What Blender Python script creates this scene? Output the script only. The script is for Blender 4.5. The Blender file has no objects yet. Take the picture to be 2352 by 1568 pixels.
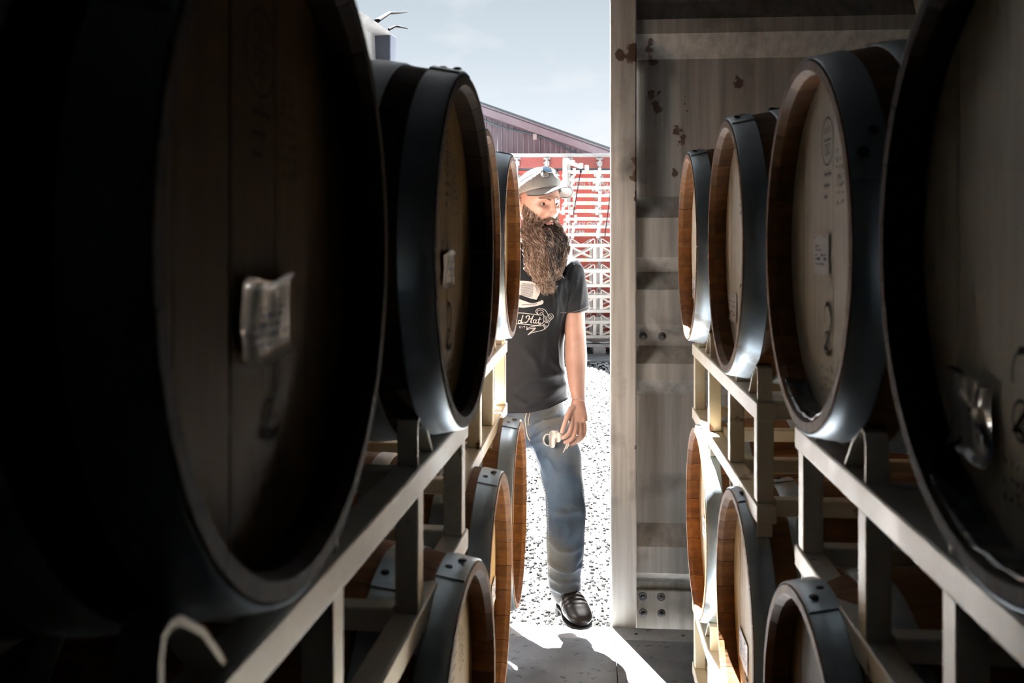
import bpy, bmesh, math, random
import numpy as np
from mathutils import Vector, Matrix, noise
from mathutils.bvhtree import BVHTree
R = math.radians
random.seed(7)
SC = bpy.context.scene
COL = SC.collection

# ---------------------------------------------------------------- frame of reference
# World axes follow the shipping container: +Y runs to its doors, floor at z=0.
# The camera stands at x=y=0 and is yawed 4.57 degrees to the left.
TH = R(4.57)
CT, ST = math.cos(TH), math.sin(TH)
H = 1.42            # camera height above the container floor
F = 2155.0          # focal length in pixels of a 2352 px wide frame
HZ = 566.0
GZ = -0.12          # yard level
DY = 3.53           # door plane
WL, WR = -1.13, 1.27
def W(X, Y, z=0.0):
    """a point measured along the view direction -> world"""
    return Vector((X*CT - Y*ST, X*ST + Y*CT, z))

# ---------------------------------------------------------------- camera
cam_d = bpy.data.cameras.new('camera')
cam = bpy.data.objects.new('camera', cam_d); COL.objects.link(cam)
cam.location = (0, 0, H); cam.rotation_euler = (R(90), 0, TH)
cam_d.sensor_width = 36; cam_d.lens = F/2352*36; cam_d.sensor_fit = 'HORIZONTAL'
cam_d.shift_y = -(784-HZ)/2352
cam_d.clip_start = 0.05; cam_d.clip_end = 300
cam_d.dof.use_dof = True; cam_d.dof.focus_distance = 4.3; cam_d.dof.aperture_fstop = 6.3
SC.camera = cam

# ---------------------------------------------------------------- sky and sun
EXPOSURE = 3.95
SUN_W = 12.0
SKY_W = 0.082
world = bpy.data.worlds.new('world'); SC.world = world; world.use_nodes = True
nt = world.node_tree; nt.nodes.clear()
out = nt.nodes.new('ShaderNodeOutputWorld'); bg = nt.nodes.new('ShaderNodeBackground')
tc = nt.nodes.new('ShaderNodeTexCoord'); sep = nt.nodes.new('ShaderNodeSeparateXYZ')
nt.links.new(tc.outputs['Generated'], sep.inputs[0])
ramp = nt.nodes.new('ShaderNodeValToRGB'); nt.links.new(sep.outputs['Z'], ramp.inputs[0])
cr = ramp.color_ramp; cr.elements[0].position = 0.0; cr.elements[0].color = (.74, .78, .87, 1)
cr.elements[1].position = 1.0; cr.elements[1].color = (.33, .40, .48, 1)
e = cr.elements.new(.12); e.color = (.68, .74, .80, 1)
e = cr.elements.new(.20); e.color = (.54, .61, .67, 1)
e = cr.elements.new(.27); e.color = (.45, .52, .58, 1)
mp = nt.nodes.new('ShaderNodeMapping'); mp.inputs['Scale'].default_value = (4.5, 4.5, 11)
mp.inputs['Location'].default_value = (.3, .1, .55)
nt.links.new(tc.outputs['Generated'], mp.inputs[0])
nz = nt.nodes.new('ShaderNodeTexNoise'); nz.inputs['Scale'].default_value = 1.3; nz.inputs['Detail'].default_value = 7
nt.links.new(mp.outputs[0], nz.inputs['Vector'])
cr2 = nt.nodes.new('ShaderNodeValToRGB'); cr2.color_ramp.elements[0].position = .50; cr2.color_ramp.elements[1].position = .72
cr2.color_ramp.elements[1].color = (.75, .75, .75, 1)
nt.links.new(nz.outputs['Fac'], cr2.inputs[0])
mx = nt.nodes.new('ShaderNodeMixRGB'); mx.inputs[2].default_value = (.80, .80, .80, 1)
nt.links.new(cr2.outputs[0], mx.inputs[0]); nt.links.new(ramp.outputs[0], mx.inputs[1])
nt.links.new(mx.outputs[0], bg.inputs[0]); bg.inputs[1].default_value = SKY_W
nt.links.new(bg.outputs[0], out.inputs[0])

sun_d = bpy.data.lights.new('sun', 'SUN'); sun = bpy.data.objects.new('sun', sun_d); COL.objects.link(sun)
sun_d.energy = SUN_W; sun_d.angle = R(.6); sun_d.color = (1, .99, .975)
EL = R(55)
hd = W(.27, -.963); hd.normalize()
sd = Vector((hd.x*math.cos(EL), hd.y*math.cos(EL), -math.sin(EL)))
sun.rotation_euler = sd.to_track_quat('-Z', 'Y').to_euler(); sun.location = (-2, 10, 12)
SC.view_settings.view_transform = 'Standard'; SC.view_settings.look = 'None'
SC.view_settings.gamma = 1; SC.view_settings.exposure = EXPOSURE; SC.view_settings.use_curve_mapping = False

# ---------------------------------------------------------------- materials
def mat(name, c1, c2=None, scale=6, rough=.6, metal=0, bump=0, stretch=(1, 1, 1), lo=.35, hi=.65, detail=6,
        rand=0, spec=.5, coat=0, bscale=None, rough2=None, c3=None, s3=1.0, t3=(.62, .7), trans=0):
    m = bpy.data.materials.new(name); m.use_nodes = True
    t = m.node_tree; b = t.nodes['Principled BSDF']
    b.inputs['Roughness'].default_value = rough; b.inputs['Metallic'].default_value = metal
    b.inputs['Specular IOR Level'].default_value = spec; b.inputs['Coat Weight'].default_value = coat
    if trans: b.inputs['Transmission Weight'].default_value = trans
    b.inputs['Base Color'].default_value = (*c1, 1)
    tc = t.nodes.new('ShaderNodeTexCoord'); mp = t.nodes.new('ShaderNodeMapping')
    mp.inputs['Scale'].default_value = stretch; t.links.new(tc.outputs['Object'], mp.inputs[0])
    src = None
    if rand:
        oi = t.nodes.new('ShaderNodeObjectInfo'); ml = t.nodes.new('ShaderNodeMath'); ml.operation = 'MULTIPLY'
        ml.inputs[1].default_value = 37.; t.links.new(oi.outputs['Random'], ml.inputs[0])
        cmb = t.nodes.new('ShaderNodeCombineXYZ')
        for k in range(3): t.links.new(ml.outputs[0], cmb.inputs[k])
        t.links.new(cmb.outputs[0], mp.inputs['Location'])
    if c2:
        n = t.nodes.new('ShaderNodeTexNoise'); n.inputs['Scale'].default_value = scale; n.inputs['Detail'].default_value = detail
        n.inputs['Roughness'].default_value = .62
        t.links.new(mp.outputs[0], n.inputs['Vector'])
        r = t.nodes.new('ShaderNodeValToRGB'); r.color_ramp.elements[0].position = lo; r.color_ramp.elements[1].position = hi
        r.color_ramp.elements[0].color = (*c1, 1); r.color_ramp.elements[1].color = (*c2, 1)
        t.links.new(n.outputs['Fac'], r.inputs[0]); src = r.outputs[0]
        if rough2 is not None:
            mr = t.nodes.new('ShaderNodeMapRange'); mr.inputs[1].default_value = lo; mr.inputs[2].default_value = hi
            mr.inputs[3].default_value = rough; mr.inputs[4].default_value = rough2
            t.links.new(n.outputs['Fac'], mr.inputs[0]); t.links.new(mr.outputs[0], b.inputs['Roughness'])
        if c3:
            n3 = t.nodes.new('ShaderNodeTexNoise'); n3.inputs['Scale'].default_value = s3; n3.inputs['Detail'].default_value = 8
            t.links.new(tc.outputs['Object'], n3.inputs['Vector'])
            r3 = t.nodes.new('ShaderNodeValToRGB'); r3.color_ramp.elements[0].position = t3[0]; r3.color_ramp.elements[1].position = t3[1]
            t.links.new(n3.outputs['Fac'], r3.inputs[0])
            m3 = t.nodes.new('ShaderNodeMixRGB'); m3.inputs[2].default_value = (*c3, 1)
            t.links.new(r3.outputs[0], m3.inputs[0]); t.links.new(src, m3.inputs[1]); src = m3.outputs[0]
        if rand:
            hs = t.nodes.new('ShaderNodeHueSaturation'); mr = t.nodes.new('ShaderNodeMapRange')
            mr.inputs[3].default_value = 1-rand; mr.inputs[4].default_value = 1+rand*.6
            t.links.new(oi.outputs['Random'], mr.inputs[0]); t.links.new(mr.outputs[0], hs.inputs['Value'])
            t.links.new(src, hs.inputs['Color']); src = hs.outputs[0]
        t.links.new(src, b.inputs['Base Color'])
    if bump:
        n2 = t.nodes.new('ShaderNodeTexNoise'); n2.inputs['Scale'].default_value = bscale or scale*2; n2.inputs['Detail'].default_value = 6
        t.links.new(mp.outputs[0], n2.inputs['Vector'])
        bp = t.nodes.new('ShaderNodeBump'); bp.inputs['Strength'].default_value = 1; bp.inputs['Distance'].default_value = bump
        t.links.new(n2.outputs['Fac'], bp.inputs['Height']); t.links.new(bp.outputs[0], b.inputs['Normal'])
    return m
M = {}
M['stave'] = mat('oak stave', (0.1804, 0.0722, 0.0197), (0.3141, 0.1353, 0.0361), 9, .6, bump=.0008, stretch=(.5, 6, 6), rand=.3, c3=(.05, .025, .015), s3=7, t3=(.58, .68))
M['oak_honey'] = mat('honey oak', (.17, .095, .028), (.27, .16, .05), 9, .5, bump=.0006, stretch=(6, 6, .5), rand=.15, spec=.3, c3=(.08, .04, .015), s3=9, t3=(.6, .75))
M['stave_shaded'] = mat('shaded oak stave', (.030, .015, .0065), (.065, .032, .013), 9, .65, bump=.0008, stretch=(.5, 6, 6), rand=.3, spec=.15, c3=(.03, .016, .01), s3=7, t3=(.56, .68))  # stave oak darkened to paint in the shade on the nearest barrels
M['oak_pale'] = mat('pale oak', (0.7918, 0.7236, 0.5824), (0.9202, 0.8640, 0.7392), 9, .55, bump=.0006, stretch=(6, 6, .5), rand=.12, c3=(.30, .22, .13), s3=9, t3=(.66, .78))
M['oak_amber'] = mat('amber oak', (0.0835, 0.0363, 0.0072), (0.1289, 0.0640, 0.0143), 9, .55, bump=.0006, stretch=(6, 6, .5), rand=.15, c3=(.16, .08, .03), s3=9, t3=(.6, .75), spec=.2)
M['oak_yellow'] = mat('yellow oak', (0.5510, 0.3705, 0.1615), (0.6840, 0.4940, 0.2565), 9, .55, bump=.0006, stretch=(6, 6, .5), rand=.12, c3=(.35, .2, .08), s3=9, t3=(.64, .76))
M['hoop'] = mat('galvanised hoop', (0.3432, 0.4125, 0.4675), (0.5775, 0.6600, 0.7150), 5, .32, .72, bump=.0004, rough2=.45, rand=.12, c3=(.20, .19, .17), s3=11, t3=(.60, .75))
M['rivet'] = mat('dark rivet steel', (.05, .05, .055), (.10, .10, .11), 30, .45, .8)
M['cream'] = mat('cream rack paint', (.72, .62, .44), (.80, .72, .56), 8, .38, bump=.0003, c3=(.16, .06, .025), s3=9, t3=(.66, .70), rand=.05)
M['galv'] = mat('galvanised rack steel', (.60, .57, .52), (.78, .75, .68), 9, .36, .25, bump=.0003, c3=(.12, .07, .04), s3=14, t3=(.66, .72), rough2=.5, rand=.05)
M['paper'] = mat('label sleeve', (.80, .77, .72), (.90, .88, .86), 14, .22, bump=.004, bscale=22, coat=.6)
M['paperflat'] = mat('printed label', (.84, .84, .86), (.92, .92, .93), 14, .4)
M['bluefoil'] = mat('blue label film', (.02, .08, .20), (.75, .78, .82), 18, .15, bump=.004, bscale=30, lo=.42, hi=.5, coat=.8)
M['print'] = mat('blue grey print', (.10, .13, .24), rough=.5)
M['ink'] = mat('burnt brand ink', (.012, .008, .007), (.03, .02, .015), 60, .8, spec=.1)
M['film'] = mat('wet dark film', (0.021, 0.035, 0.063), (0.105, 0.140, 0.196), 14, .12, bump=.006, bscale=24, coat=1)
M['floor'] = mat('container floor plate', (0.1074, 0.1205, 0.1369), (0.1697, 0.1870, 0.2075), 5, .5, bump=.0012, rough2=.4, c3=(.055, .055, .06), s3=34, t3=(.60, .66))
M['sill'] = mat('worn steel sill', (.27, .28, .28), (.40, .40, .40), 7, .5, .3, bump=.001, c3=(.1, .09, .08), s3=16, t3=(.6, .7))
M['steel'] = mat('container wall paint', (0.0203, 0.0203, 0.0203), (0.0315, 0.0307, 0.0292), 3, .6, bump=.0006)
M['gasket'] = mat('black rubber', (.015, .015, .015), rough=.6)
M['gravelbase'] = mat('crushed stone ground', (.66, .655, .65), (.80, .795, .79), 55, .85, bump=.012, bscale=60, lo=.42, hi=.55, c3=(.006, .0058, .0056), s3=58, t3=(.53, .58))
M['pebble'] = mat('pale gravel', (.05, .049, .048), (.76, .755, .75), 90, .8)
M['pebbledark'] = mat('dark gravel', (.003, .0028, .0028), (.013, .0125, .012), 60, .9, spec=.1)
M['brownstone'] = mat('brown stone', (.018, .010, .007), (.035, .022, .016), 18, .8, bump=.003)
M['red'] = mat('red container paint', (0.1656, 0.0131, 0.0082), (0.2050, 0.0213, 0.0115), 3, .5, c3=(.26, .05, .04), s3=2, t3=(.55, .75))
M['redcap'] = mat('faded red rail', (0.1041, 0.0148, 0.0123), (0.1287, 0.0238, 0.0189), 3, .55)
M['white'] = mat('white steel', (0.1296, 0.1361, 0.1386), (0.1591, 0.1656, 0.1681), 5, .5)
M['letter'] = mat('white lettering', (0.1771, 0.1714, 0.1714), rough=.5)
M['navy'] = mat('dark seal', (.008, .018, .026), rough=.6)
M['purple'] = mat('grey lilac sheeting', (0.0492, 0.0476, 0.0590), (0.0656, 0.0640, 0.0787), 3, .5, stretch=(1, 1, .3))
M['rooftrim'] = mat('grey lilac trim', (0.0656, 0.0640, 0.0787), (0.0820, 0.0787, 0.0951), 3, .5)
M['teal'] = mat('dark teal flashing', (.008, .028, .035), rough=.6)
M['outrack'] = mat('sun bleached cream paint', (0.1181, 0.1107, 0.1000), (0.1419, 0.1328, 0.1238), 4, .6, c3=(.24, .14, .05), s3=5, t3=(.66, .72))
M['wrap'] = mat('white stretch film', (0.1263, 0.1263, 0.1345), (0.1722, 0.1722, 0.1804), 4, .3, bump=.02, bscale=6)
M['pallet'] = mat('weathered pallet wood', (0.0984, 0.0918, 0.0918), (0.1476, 0.1419, 0.1386), 9, .8, bump=.002)
M['concrete'] = mat('pale concrete', (0.1845, 0.1902, 0.1968), (0.2460, 0.2517, 0.2583), 2, .85)
M['strap'] = mat('black strap', (.004, .004, .005), rough=.8, spec=.1)
M['weed'] = mat('small green weed', (.02, .035, .006), (.035, .05, .01), 20, .6)

def door_mat(name, c1, c2, pts):
    """painted steel with runs of rust at given spots (object space x, z, radius)"""
    m = mat(name, tuple(v*.72 for v in c1), c2, 4, .5, bump=.0008, stretch=(7, 7, .35), lo=.3, hi=.62, rough2=.62, c3=(.05, .043, .035), s3=5, t3=(.55, .78))
    t = m.node_tree; b = t.nodes['Principled BSDF']
    link = b.inputs['Base Color'].links[0]; src = link.from_socket
    tc = t.nodes.new('ShaderNodeTexCoord')
    nz = t.nodes.new('ShaderNodeTexNoise'); nz.inputs['Scale'].default_value = 26; nz.inputs['Detail'].default_value = 6
    t.links.new(tc.outputs['Object'], nz.inputs['Vector'])
    for (x, z, r) in pts:
        mp = t.nodes.new('ShaderNodeMapping'); mp.inputs['Location'].default_value = (-x, 0, -z*.62)
        mp.inputs['Scale'].default_value = (1, 0, .62)
        t.links.new(tc.outputs['Object'], mp.inputs[0])
        ln = t.nodes.new('ShaderNodeVectorMath'); ln.operation = 'LENGTH'; t.links.new(mp.outputs[0], ln.inputs[0])
        ad = t.nodes.new('ShaderNodeMath'); ad.operation = 'MULTIPLY_ADD'; ad.inputs[1].default_value = .11; ad.inputs[2].default_value = -.055
        t.links.new(nz.outputs['Fac'], ad.inputs[0])
        sm = t.nodes.new('ShaderNodeMath'); sm.operation = 'ADD'; t.links.new(ln.outputs['Value'], sm.inputs[0]); t.links.new(ad.outputs[0], sm.inputs[1])
        mr = t.nodes.new('ShaderNodeMapRange'); mr.inputs[1].default_value = r*.6; mr.inputs[2].default_value = r
        mr.inputs[3].default_value = .92; mr.inputs[4].default_value = 0; t.links.new(sm.outputs[0], mr.inputs[0])
        mm = t.nodes.new('ShaderNodeMixRGB'); mm.inputs[2].default_value = (.045, .018, .008, 1)
        t.links.new(mr.outputs[0], mm.inputs[0]); t.links.new(src, mm.inputs[1]); src = mm.outputs[0]
    t.links.new(src, b.inputs['Base Color'])
    return m

# ---------------------------------------------------------------- mesh helpers
class MB:
    def __init__(s): s.v = []; s.f = []; s.mi = []
    def add(s, vs, fs, mi=0):
        b = len(s.v); s.v += [tuple(x) for x in vs]
        for f in fs: s.f.append(tuple(b+i for i in f)); s.mi.append(mi)
    def box(s, lo, hi, mi=0):
        (x0, y0, z0), (x1, y1, z1) = lo, hi
        s.add([(x0,y0,z0),(x1,y0,z0),(x1,y1,z0),(x0,y1,z0),(x0,y0,z1),(x1,y0,z1),(x1,y1,z1),(x0,y1,z1)],
              [(0,3,2,1),(4,5,6,7),(0,1,5,4),(1,2,6,5),(2,3,7,6),(3,0,4,7)], mi)
    def bar(s, a, b, w, h, up=(0, 0, 1), mi=0):
        a = Vector(a); b = Vector(b); d = (b-a).normalized(); up = Vector(up)
        sd = d.cross(up)
        if sd.length < 1e-4: sd = d.cross(Vector((1, 0, 0)))
        sd.normalize(); u = sd.cross(d); vs = []
        for p in (a, b):
            for i, j in ((-1,-1),(1,-1),(1,1),(-1,1)): vs.append(p+sd*(i*w/2)+u*(j*h/2))
        s.add(vs, [(0,1,2,3),(7,6,5,4),(0,4,5,1),(1,5,6,2),(2,6,7,3),(3,7,4,0)], mi)
    def tube(s, pts, rad, n=8, mi=0, cap=True, flat=1.0, up=(0, 0, 1)):
        pts = [Vector(p) for p in pts]
        if not hasattr(rad, '__len__'): rad = [rad]*len(pts)
        vs = []; prev = None
        for i, p in enumerate(pts):
            d = (pts[min(i+1, len(pts)-1)]-pts[max(i-1, 0)])
            d.normalize()
            if prev is None:
                u = Vector(up); u = u-d*u.dot(d)
                if u.length < 1e-3: u = Vector((1, 0, 0)); u = u-d*u.dot(d)
            else: u = prev-d*prev.dot(d)
            u.normalize(); prev = u; w = d.cross(u)
            for k in range(n):
                a = 2*math.pi*k/n
                vs.append(p+u*(math.cos(a)*rad[i]*flat)+w*(math.sin(a)*rad[i]))
        fs = []
        for i in range(len(pts)-1):
            for k in range(n):
                k2 = (k+1) % n; fs.append((i*n+k, i*n+k2, (i+1)*n+k2, (i+1)*n+k))
        if cap:
            fs.append(tuple(range(n-1, -1, -1))); m = (len(pts)-1)*n; fs.append(tuple(range(m, m+n)))
        s.add(vs, fs, mi)
    def strip(s, path, y0, y1, th, axis='x', mi=0):
        """a bent flat bar: a 2-D path (u, z) thickened by th and extruded along the other axis from y0 to y1"""
        P = [Vector((a, b)) for a, b in path]; L = []; Rr = []
        for i, p in enumerate(P):
            d = P[min(i+1, len(P)-1)]-P[max(i-1, 0)]; d.normalize(); n = Vector((-d.y, d.x))
            L.append(p+n*th/2); Rr.append(p-n*th/2)
        vs = []
        for q in (y0, y1):
            for a in L+Rr:
                vs.append((q, a.x, a.y) if axis == 'x' else (a.x, q, a.y))
        m = len(P); N = 2*m; fs = []
        for i in range(m-1):
            fs += [(i, i+1, N+i+1, N+i), (m+i+1, m+i, N+m+i, N+m+i+1), (i+1, i, m+i, m+i+1), (N+i, N+i+1, N+m+i+1, N+m+i)]
        fs += [(0, N, N+m, m), (m-1, 2*m-1, N+2*m-1, N+m-1)]
        s.add(vs, fs, mi)
    def disc(s, c, nrm, r, h, n=16, mi=0):
        c = Vector(c); nrm = Vector(nrm).normalized()
        s.tube([c, c+nrm*h*.6, c+nrm*h], [r, r*.92, r*.55], n, mi)
    def mesh(s, name, mats, smooth=True, angle=40):
        me = bpy.data.meshes.new(name); me.from_pydata(s.v, [], s.f)
        for m in (mats if isinstance(mats, (list, tuple)) else [mats]): me.materials.append(m)
        if any(s.mi): me.polygons.foreach_set('material_index', s.mi)
        bm = bmesh.new(); bm.from_mesh(me); bmesh.ops.recalc_face_normals(bm, faces=bm.faces)
        if smooth:
            for f in bm.faces: f.smooth = True
            for ed in bm.edges:
                if len(ed.link_faces) == 2 and ed.calc_face_angle(0) > R(angle): ed.smooth = False
        bm.to_mesh(me); bm.free(); me.update()
        return me
def ob(name, me, parent=None, loc=(0, 0, 0), rot=(0, 0, 0), bevel=0):
    o = bpy.data.objects.new(name, me); COL.objects.link(o)
    if parent: o.parent = parent
    o.location = loc; o.rotation_euler = rot
    if bevel:
        b = o.modifiers.new('bevel', 'BEVEL'); b.width = bevel; b.segments = 2; b.limit_method = 'ANGLE'
    return o
def part(name, mb, m, parent=None, bevel=0, smooth=True, **k):
    return ob(name, mb.mesh(name, m, smooth), parent, bevel=bevel, **k)
def tag(o, label=None, cat=None, group=None, kind=None):
    if label: o['label'] = label
    if cat: o['category'] = cat
    if group: o['group'] = group
    if kind: o['kind'] = kind
    return o
def thing(name, label, cat, loc=(0, 0, 0), rz=0, group=None):
    o = bpy.data.objects.new(name, None); COL.objects.link(o); o.empty_display_size = .1
    o.location = loc; o.rotation_euler = (0, 0, rz)
    return tag(o, label, cat, group)
def struct(o): o['kind'] = 'structure'; return o
def copy_tree(o, parent=None):
    c = o.copy(); COL.objects.link(c)
    if parent: c.parent = parent; c.matrix_parent_inverse = o.matrix_parent_inverse
    for ch in o.children: copy_tree(ch, c)
    return c
def text_mesh(s, size, mats, shear=0, bold=0, ext=.001):
    cu = bpy.data.curves.new('text', 'FONT'); cu.body = s; cu.size = size; cu.extrude = ext; cu.shear = shear; cu.offset = bold
    cu.align_x = 'CENTER'; cu.align_y = 'CENTER'; cu.resolution_u = 3
    o = bpy.data.objects.new('text', cu); COL.objects.link(o); dg = bpy.context.evaluated_depsgraph_get()
    me = bpy.data.meshes.new_from_object(o.evaluated_get(dg)); bpy.data.objects.remove(o)
    me.materials.clear(); me.materials.append(mats); return me

# ================================================================ THE CONTAINER
def corr(mb, x0, x1, p, d, fn):
    """trapezoid corrugation between x0 and x1, period p, depth d; fn(u, depth, top) -> point"""
    u = x0; prof = []
    while u < x1:
        for a, b in ((0, 0), (.30, 0), (.5, d), (.80, d)):
            if u+a*p <= x1: prof.append((u+a*p, b))
        u += p
    prof.append((x1, 0)); n = len(prof)
    vs = [fn(a, b, 0) for a, b in prof]+[fn(a, b, 1) for a, b in prof]
    mb.add(vs, [(i, i+1, n+i+1, n+i) for i in range(n-1)])
Y0 = -2.35; CH = 2.50
for side, wx, sg in (('left', WL, -1), ('right', WR, 1)):
    mb = MB(); corr(mb, Y0, DY-.12, .28, .03, lambda u, d, t: (wx+sg*d, u, .10 if t == 0 else CH-.08))
    corr(mb, Y0, DY-.12, .28, .03, lambda u, d, t: (wx+sg*(d+.004), u, .10 if t == 0 else CH-.08))
    mb.box((wx-.03, Y0, -.14), (wx+.03, DY-.1, .10)); mb.box((wx-.03, Y0, CH-.09), (wx+.03, DY-.1, CH))
    mb.box((min(wx, wx+sg*.1)-.02*(sg > 0), DY-.12, -.14), (max(wx, wx+sg*.1)+.02*(sg < 0), DY-.01, CH+.06))
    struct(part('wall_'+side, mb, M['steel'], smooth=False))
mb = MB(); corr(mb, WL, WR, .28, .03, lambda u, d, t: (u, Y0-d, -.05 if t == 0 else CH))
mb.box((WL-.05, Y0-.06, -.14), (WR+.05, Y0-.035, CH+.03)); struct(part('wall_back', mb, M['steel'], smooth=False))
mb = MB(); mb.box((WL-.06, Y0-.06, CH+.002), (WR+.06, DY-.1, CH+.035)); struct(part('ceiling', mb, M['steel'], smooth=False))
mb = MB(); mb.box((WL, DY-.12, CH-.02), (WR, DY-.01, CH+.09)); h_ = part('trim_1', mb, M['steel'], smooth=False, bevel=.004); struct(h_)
mb = MB(); mb.box((WL-.08, DY-.009, CH-.004), (WR+.08, DY+.14, CH+.10)); struct(part('sun_leak_trim', mb, M['steel'], smooth=False))  # unseen lintel added to stop sun leaking in over the doors
fl = struct(part('floor', (lambda b: (b.box((WL+.03, Y0, -.10), (WR-.03, DY-.10, -.012)), b)[1])(MB()), M['steel'], smooth=False))
xs = [WL+.03, -.50, .10, .70, WR-.03]; ys = [Y0, -.9, 1.0, DY-.115]
for j in range(3):
    for i in range(4):
        mb = MB(); mb.box((xs[i]+.0015, ys[j]+.0015, -.012), (xs[i+1]-.0015, ys[j+1]-.0015, random.uniform(-.0006, 0)))
        part('floor_plate', mb, M['floor'], fl, bevel=.001)
mb = MB(); mb.box((WL-.02, DY-.115, -.125), (WR+.02, DY-.003, -.002)); part('sill_plate', mb, M['sill'], fl, bevel=.003)
mb = MB()
for k in range(14): mb.disc((WL+.12+k*.17, DY-.06, -.002), (0, 0, 1), .007, .002, 10)
part('rivet', mb, M['rivet'], fl)['kind'] = 'stuff'

# doors: local x from the free edge (0) to the hinge, +y outwards, faces the inside with -y
DWID = 1.19
def Zp(py): return H+(HZ-py)*DY/F
def make_door(name, m_panel, m_post, mirror=False, hs=1):
    root = bpy.data.objects.new(name, None); COL.objects.link(root); root['kind'] = 'structure'
    fx = (lambda x: -x) if mirror else (lambda x: x)
    top = CH-.01
    prof = [(top, .040), (Zp(0), .036), (Zp(45), .0), (Zp(78), .0), (Zp(130), .045), (Zp(450), .045), (Zp(500), .0), (Zp(590), 0.),
            (Zp(625), .045), (Zp(665), .0), (Zp(745), .0), (Zp(793), .045), (Zp(797), .045), (Zp(835), .0), (Zp(872), .0), (Zp(910), .045), (Zp(1210), .045),
            (Zp(1255), .0), (Zp(1315), .0), (Zp(1348), .045), (.03, .045)]
    vs = []; 
    for x in (.093, DWID-.06):
        for z, d in prof: vs.append((fx(x), d*1.3-.005+.004, z))
        for z, d in prof: vs.append((fx(x), d*1.3, z))
    n = len(prof); N = 2*n; fs = []
    for i in range(n-1):
        fs += [(i, i+1, N+i+1, N+i), (n+i, N+n+i, N+n+i+1, n+i+1)]
    mb = MB(); mb.add(vs, fs); part('door_panel', mb, m_panel, root, smooth=False)
    mb = MB(); mb.box((min(fx(0), fx(.097)), -.03, .015-.07), (max(fx(0), fx(.097)), .055, top)); part('edge_post', mb, m_post, root, bevel=.006)
    mb = MB(); mb.box((min(fx(DWID-.07), fx(DWID)), -.02, -.055), (max(fx(DWID-.07), fx(DWID)), .055, top)); part('hinge_post', mb, m_post, root, bevel=.006)
    mb = MB(); mb.box((min(fx(.097), fx(DWID-.07)), -.035, top-.012), (max(fx(.097), fx(DWID-.07)), .09, top)); part('top_flange', mb, m_panel, root)
    mb = MB(); mb.box((min(fx(.097), fx(DWID-.07)), .030, -.055), (max(fx(.097), fx(DWID-.07)), .055, Zp(1362))); part('bottom_rail', mb, m_panel, root, bevel=.004)
    mb = MB()
    mb.box((min(fx(.002), fx(.03)), .056, .02), (max(fx(.002), fx(.03)), .064, top)); part('door_gasket', mb, M['gasket'], root)
    for (px, py) in ((1485, 772), (1528, 772), (1485, 1376), (1527, 1376), (1486, 1414), (1528, 1414)):
        x = (px-1410)/F*DY+.0; mb = MB(); d = .030 if py > 1300 else 0
        mb.disc((fx(x), d-.002, Zp(py)), (0, -1, 0), .016, .004, 16); r_ = part('washer', mb, M['rivet'], root)
        mb = MB(); mb.disc((fx(x), d-.006, Zp(py)), (0, -1, 0), .009, .008, 12); part('bolt', mb, M['rivet'], r_)
    mb = MB()
    for k in range(4):
        z = .25+k*.66; mb.tube([(fx(DWID+.005), .03, z), (fx(DWID+.005), .03, z+.12)], .014, 10)
    part('door_hinge', mb, m_post, root)['kind'] = 'stuff'
    return root
def rp(px, py, r): return ((px-1410)/F*DY, Zp(py), r)
m_rd = door_mat('beige grey door paint', (.205, .197, .183), (.27, .26, .243),
                [rp(1504, 128, .022), rp(1497, 105, .01), rp(1521, 246, .018), rp(1708, 180, .012), rp(1583, 230, .009), rp(1565, 295, .014), rp(1580, 325, .012), rp(1503, 207, .008), rp(1560, 390, .01), rp(1526, 210, .008)])
m_rp = door_mat('weathered post paint', (.27, .257, .236), (.37, .355, .33), [rp(1462, 128, .03), rp(1432, 130, .012), rp(1471, 400, .02), rp(1470, 455, .012), rp(1467, 1010, .008), rp(1471, 370, .012)])
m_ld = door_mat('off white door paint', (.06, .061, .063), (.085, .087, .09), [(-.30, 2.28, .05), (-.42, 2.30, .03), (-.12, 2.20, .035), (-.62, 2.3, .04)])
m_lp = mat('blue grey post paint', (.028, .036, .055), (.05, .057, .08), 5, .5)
d1 = make_door('door_1', m_rd, m_rp); d1.location = (.088, DY+.03, 0); 
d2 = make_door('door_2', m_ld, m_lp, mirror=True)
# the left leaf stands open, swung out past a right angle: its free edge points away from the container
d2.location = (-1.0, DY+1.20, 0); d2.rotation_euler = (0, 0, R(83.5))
mb = MB()
mb.tube([(-.30, -.03, CH), (-.24, -.07, CH+.05), (-.16, -.14, CH+.07)], [.03, .022, .006], 8, flat=.35)
mb.tube([(-.12, -.03, CH), (-.10, -.06, CH+.02), (-.06, -.11, CH+.015)], [.018, .014, .005], 8, flat=.4)
part('cam_keeper', mb, mat('black hinge steel', (.0015, .0018, .002), rough=.9, spec=.05), d2)

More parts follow.
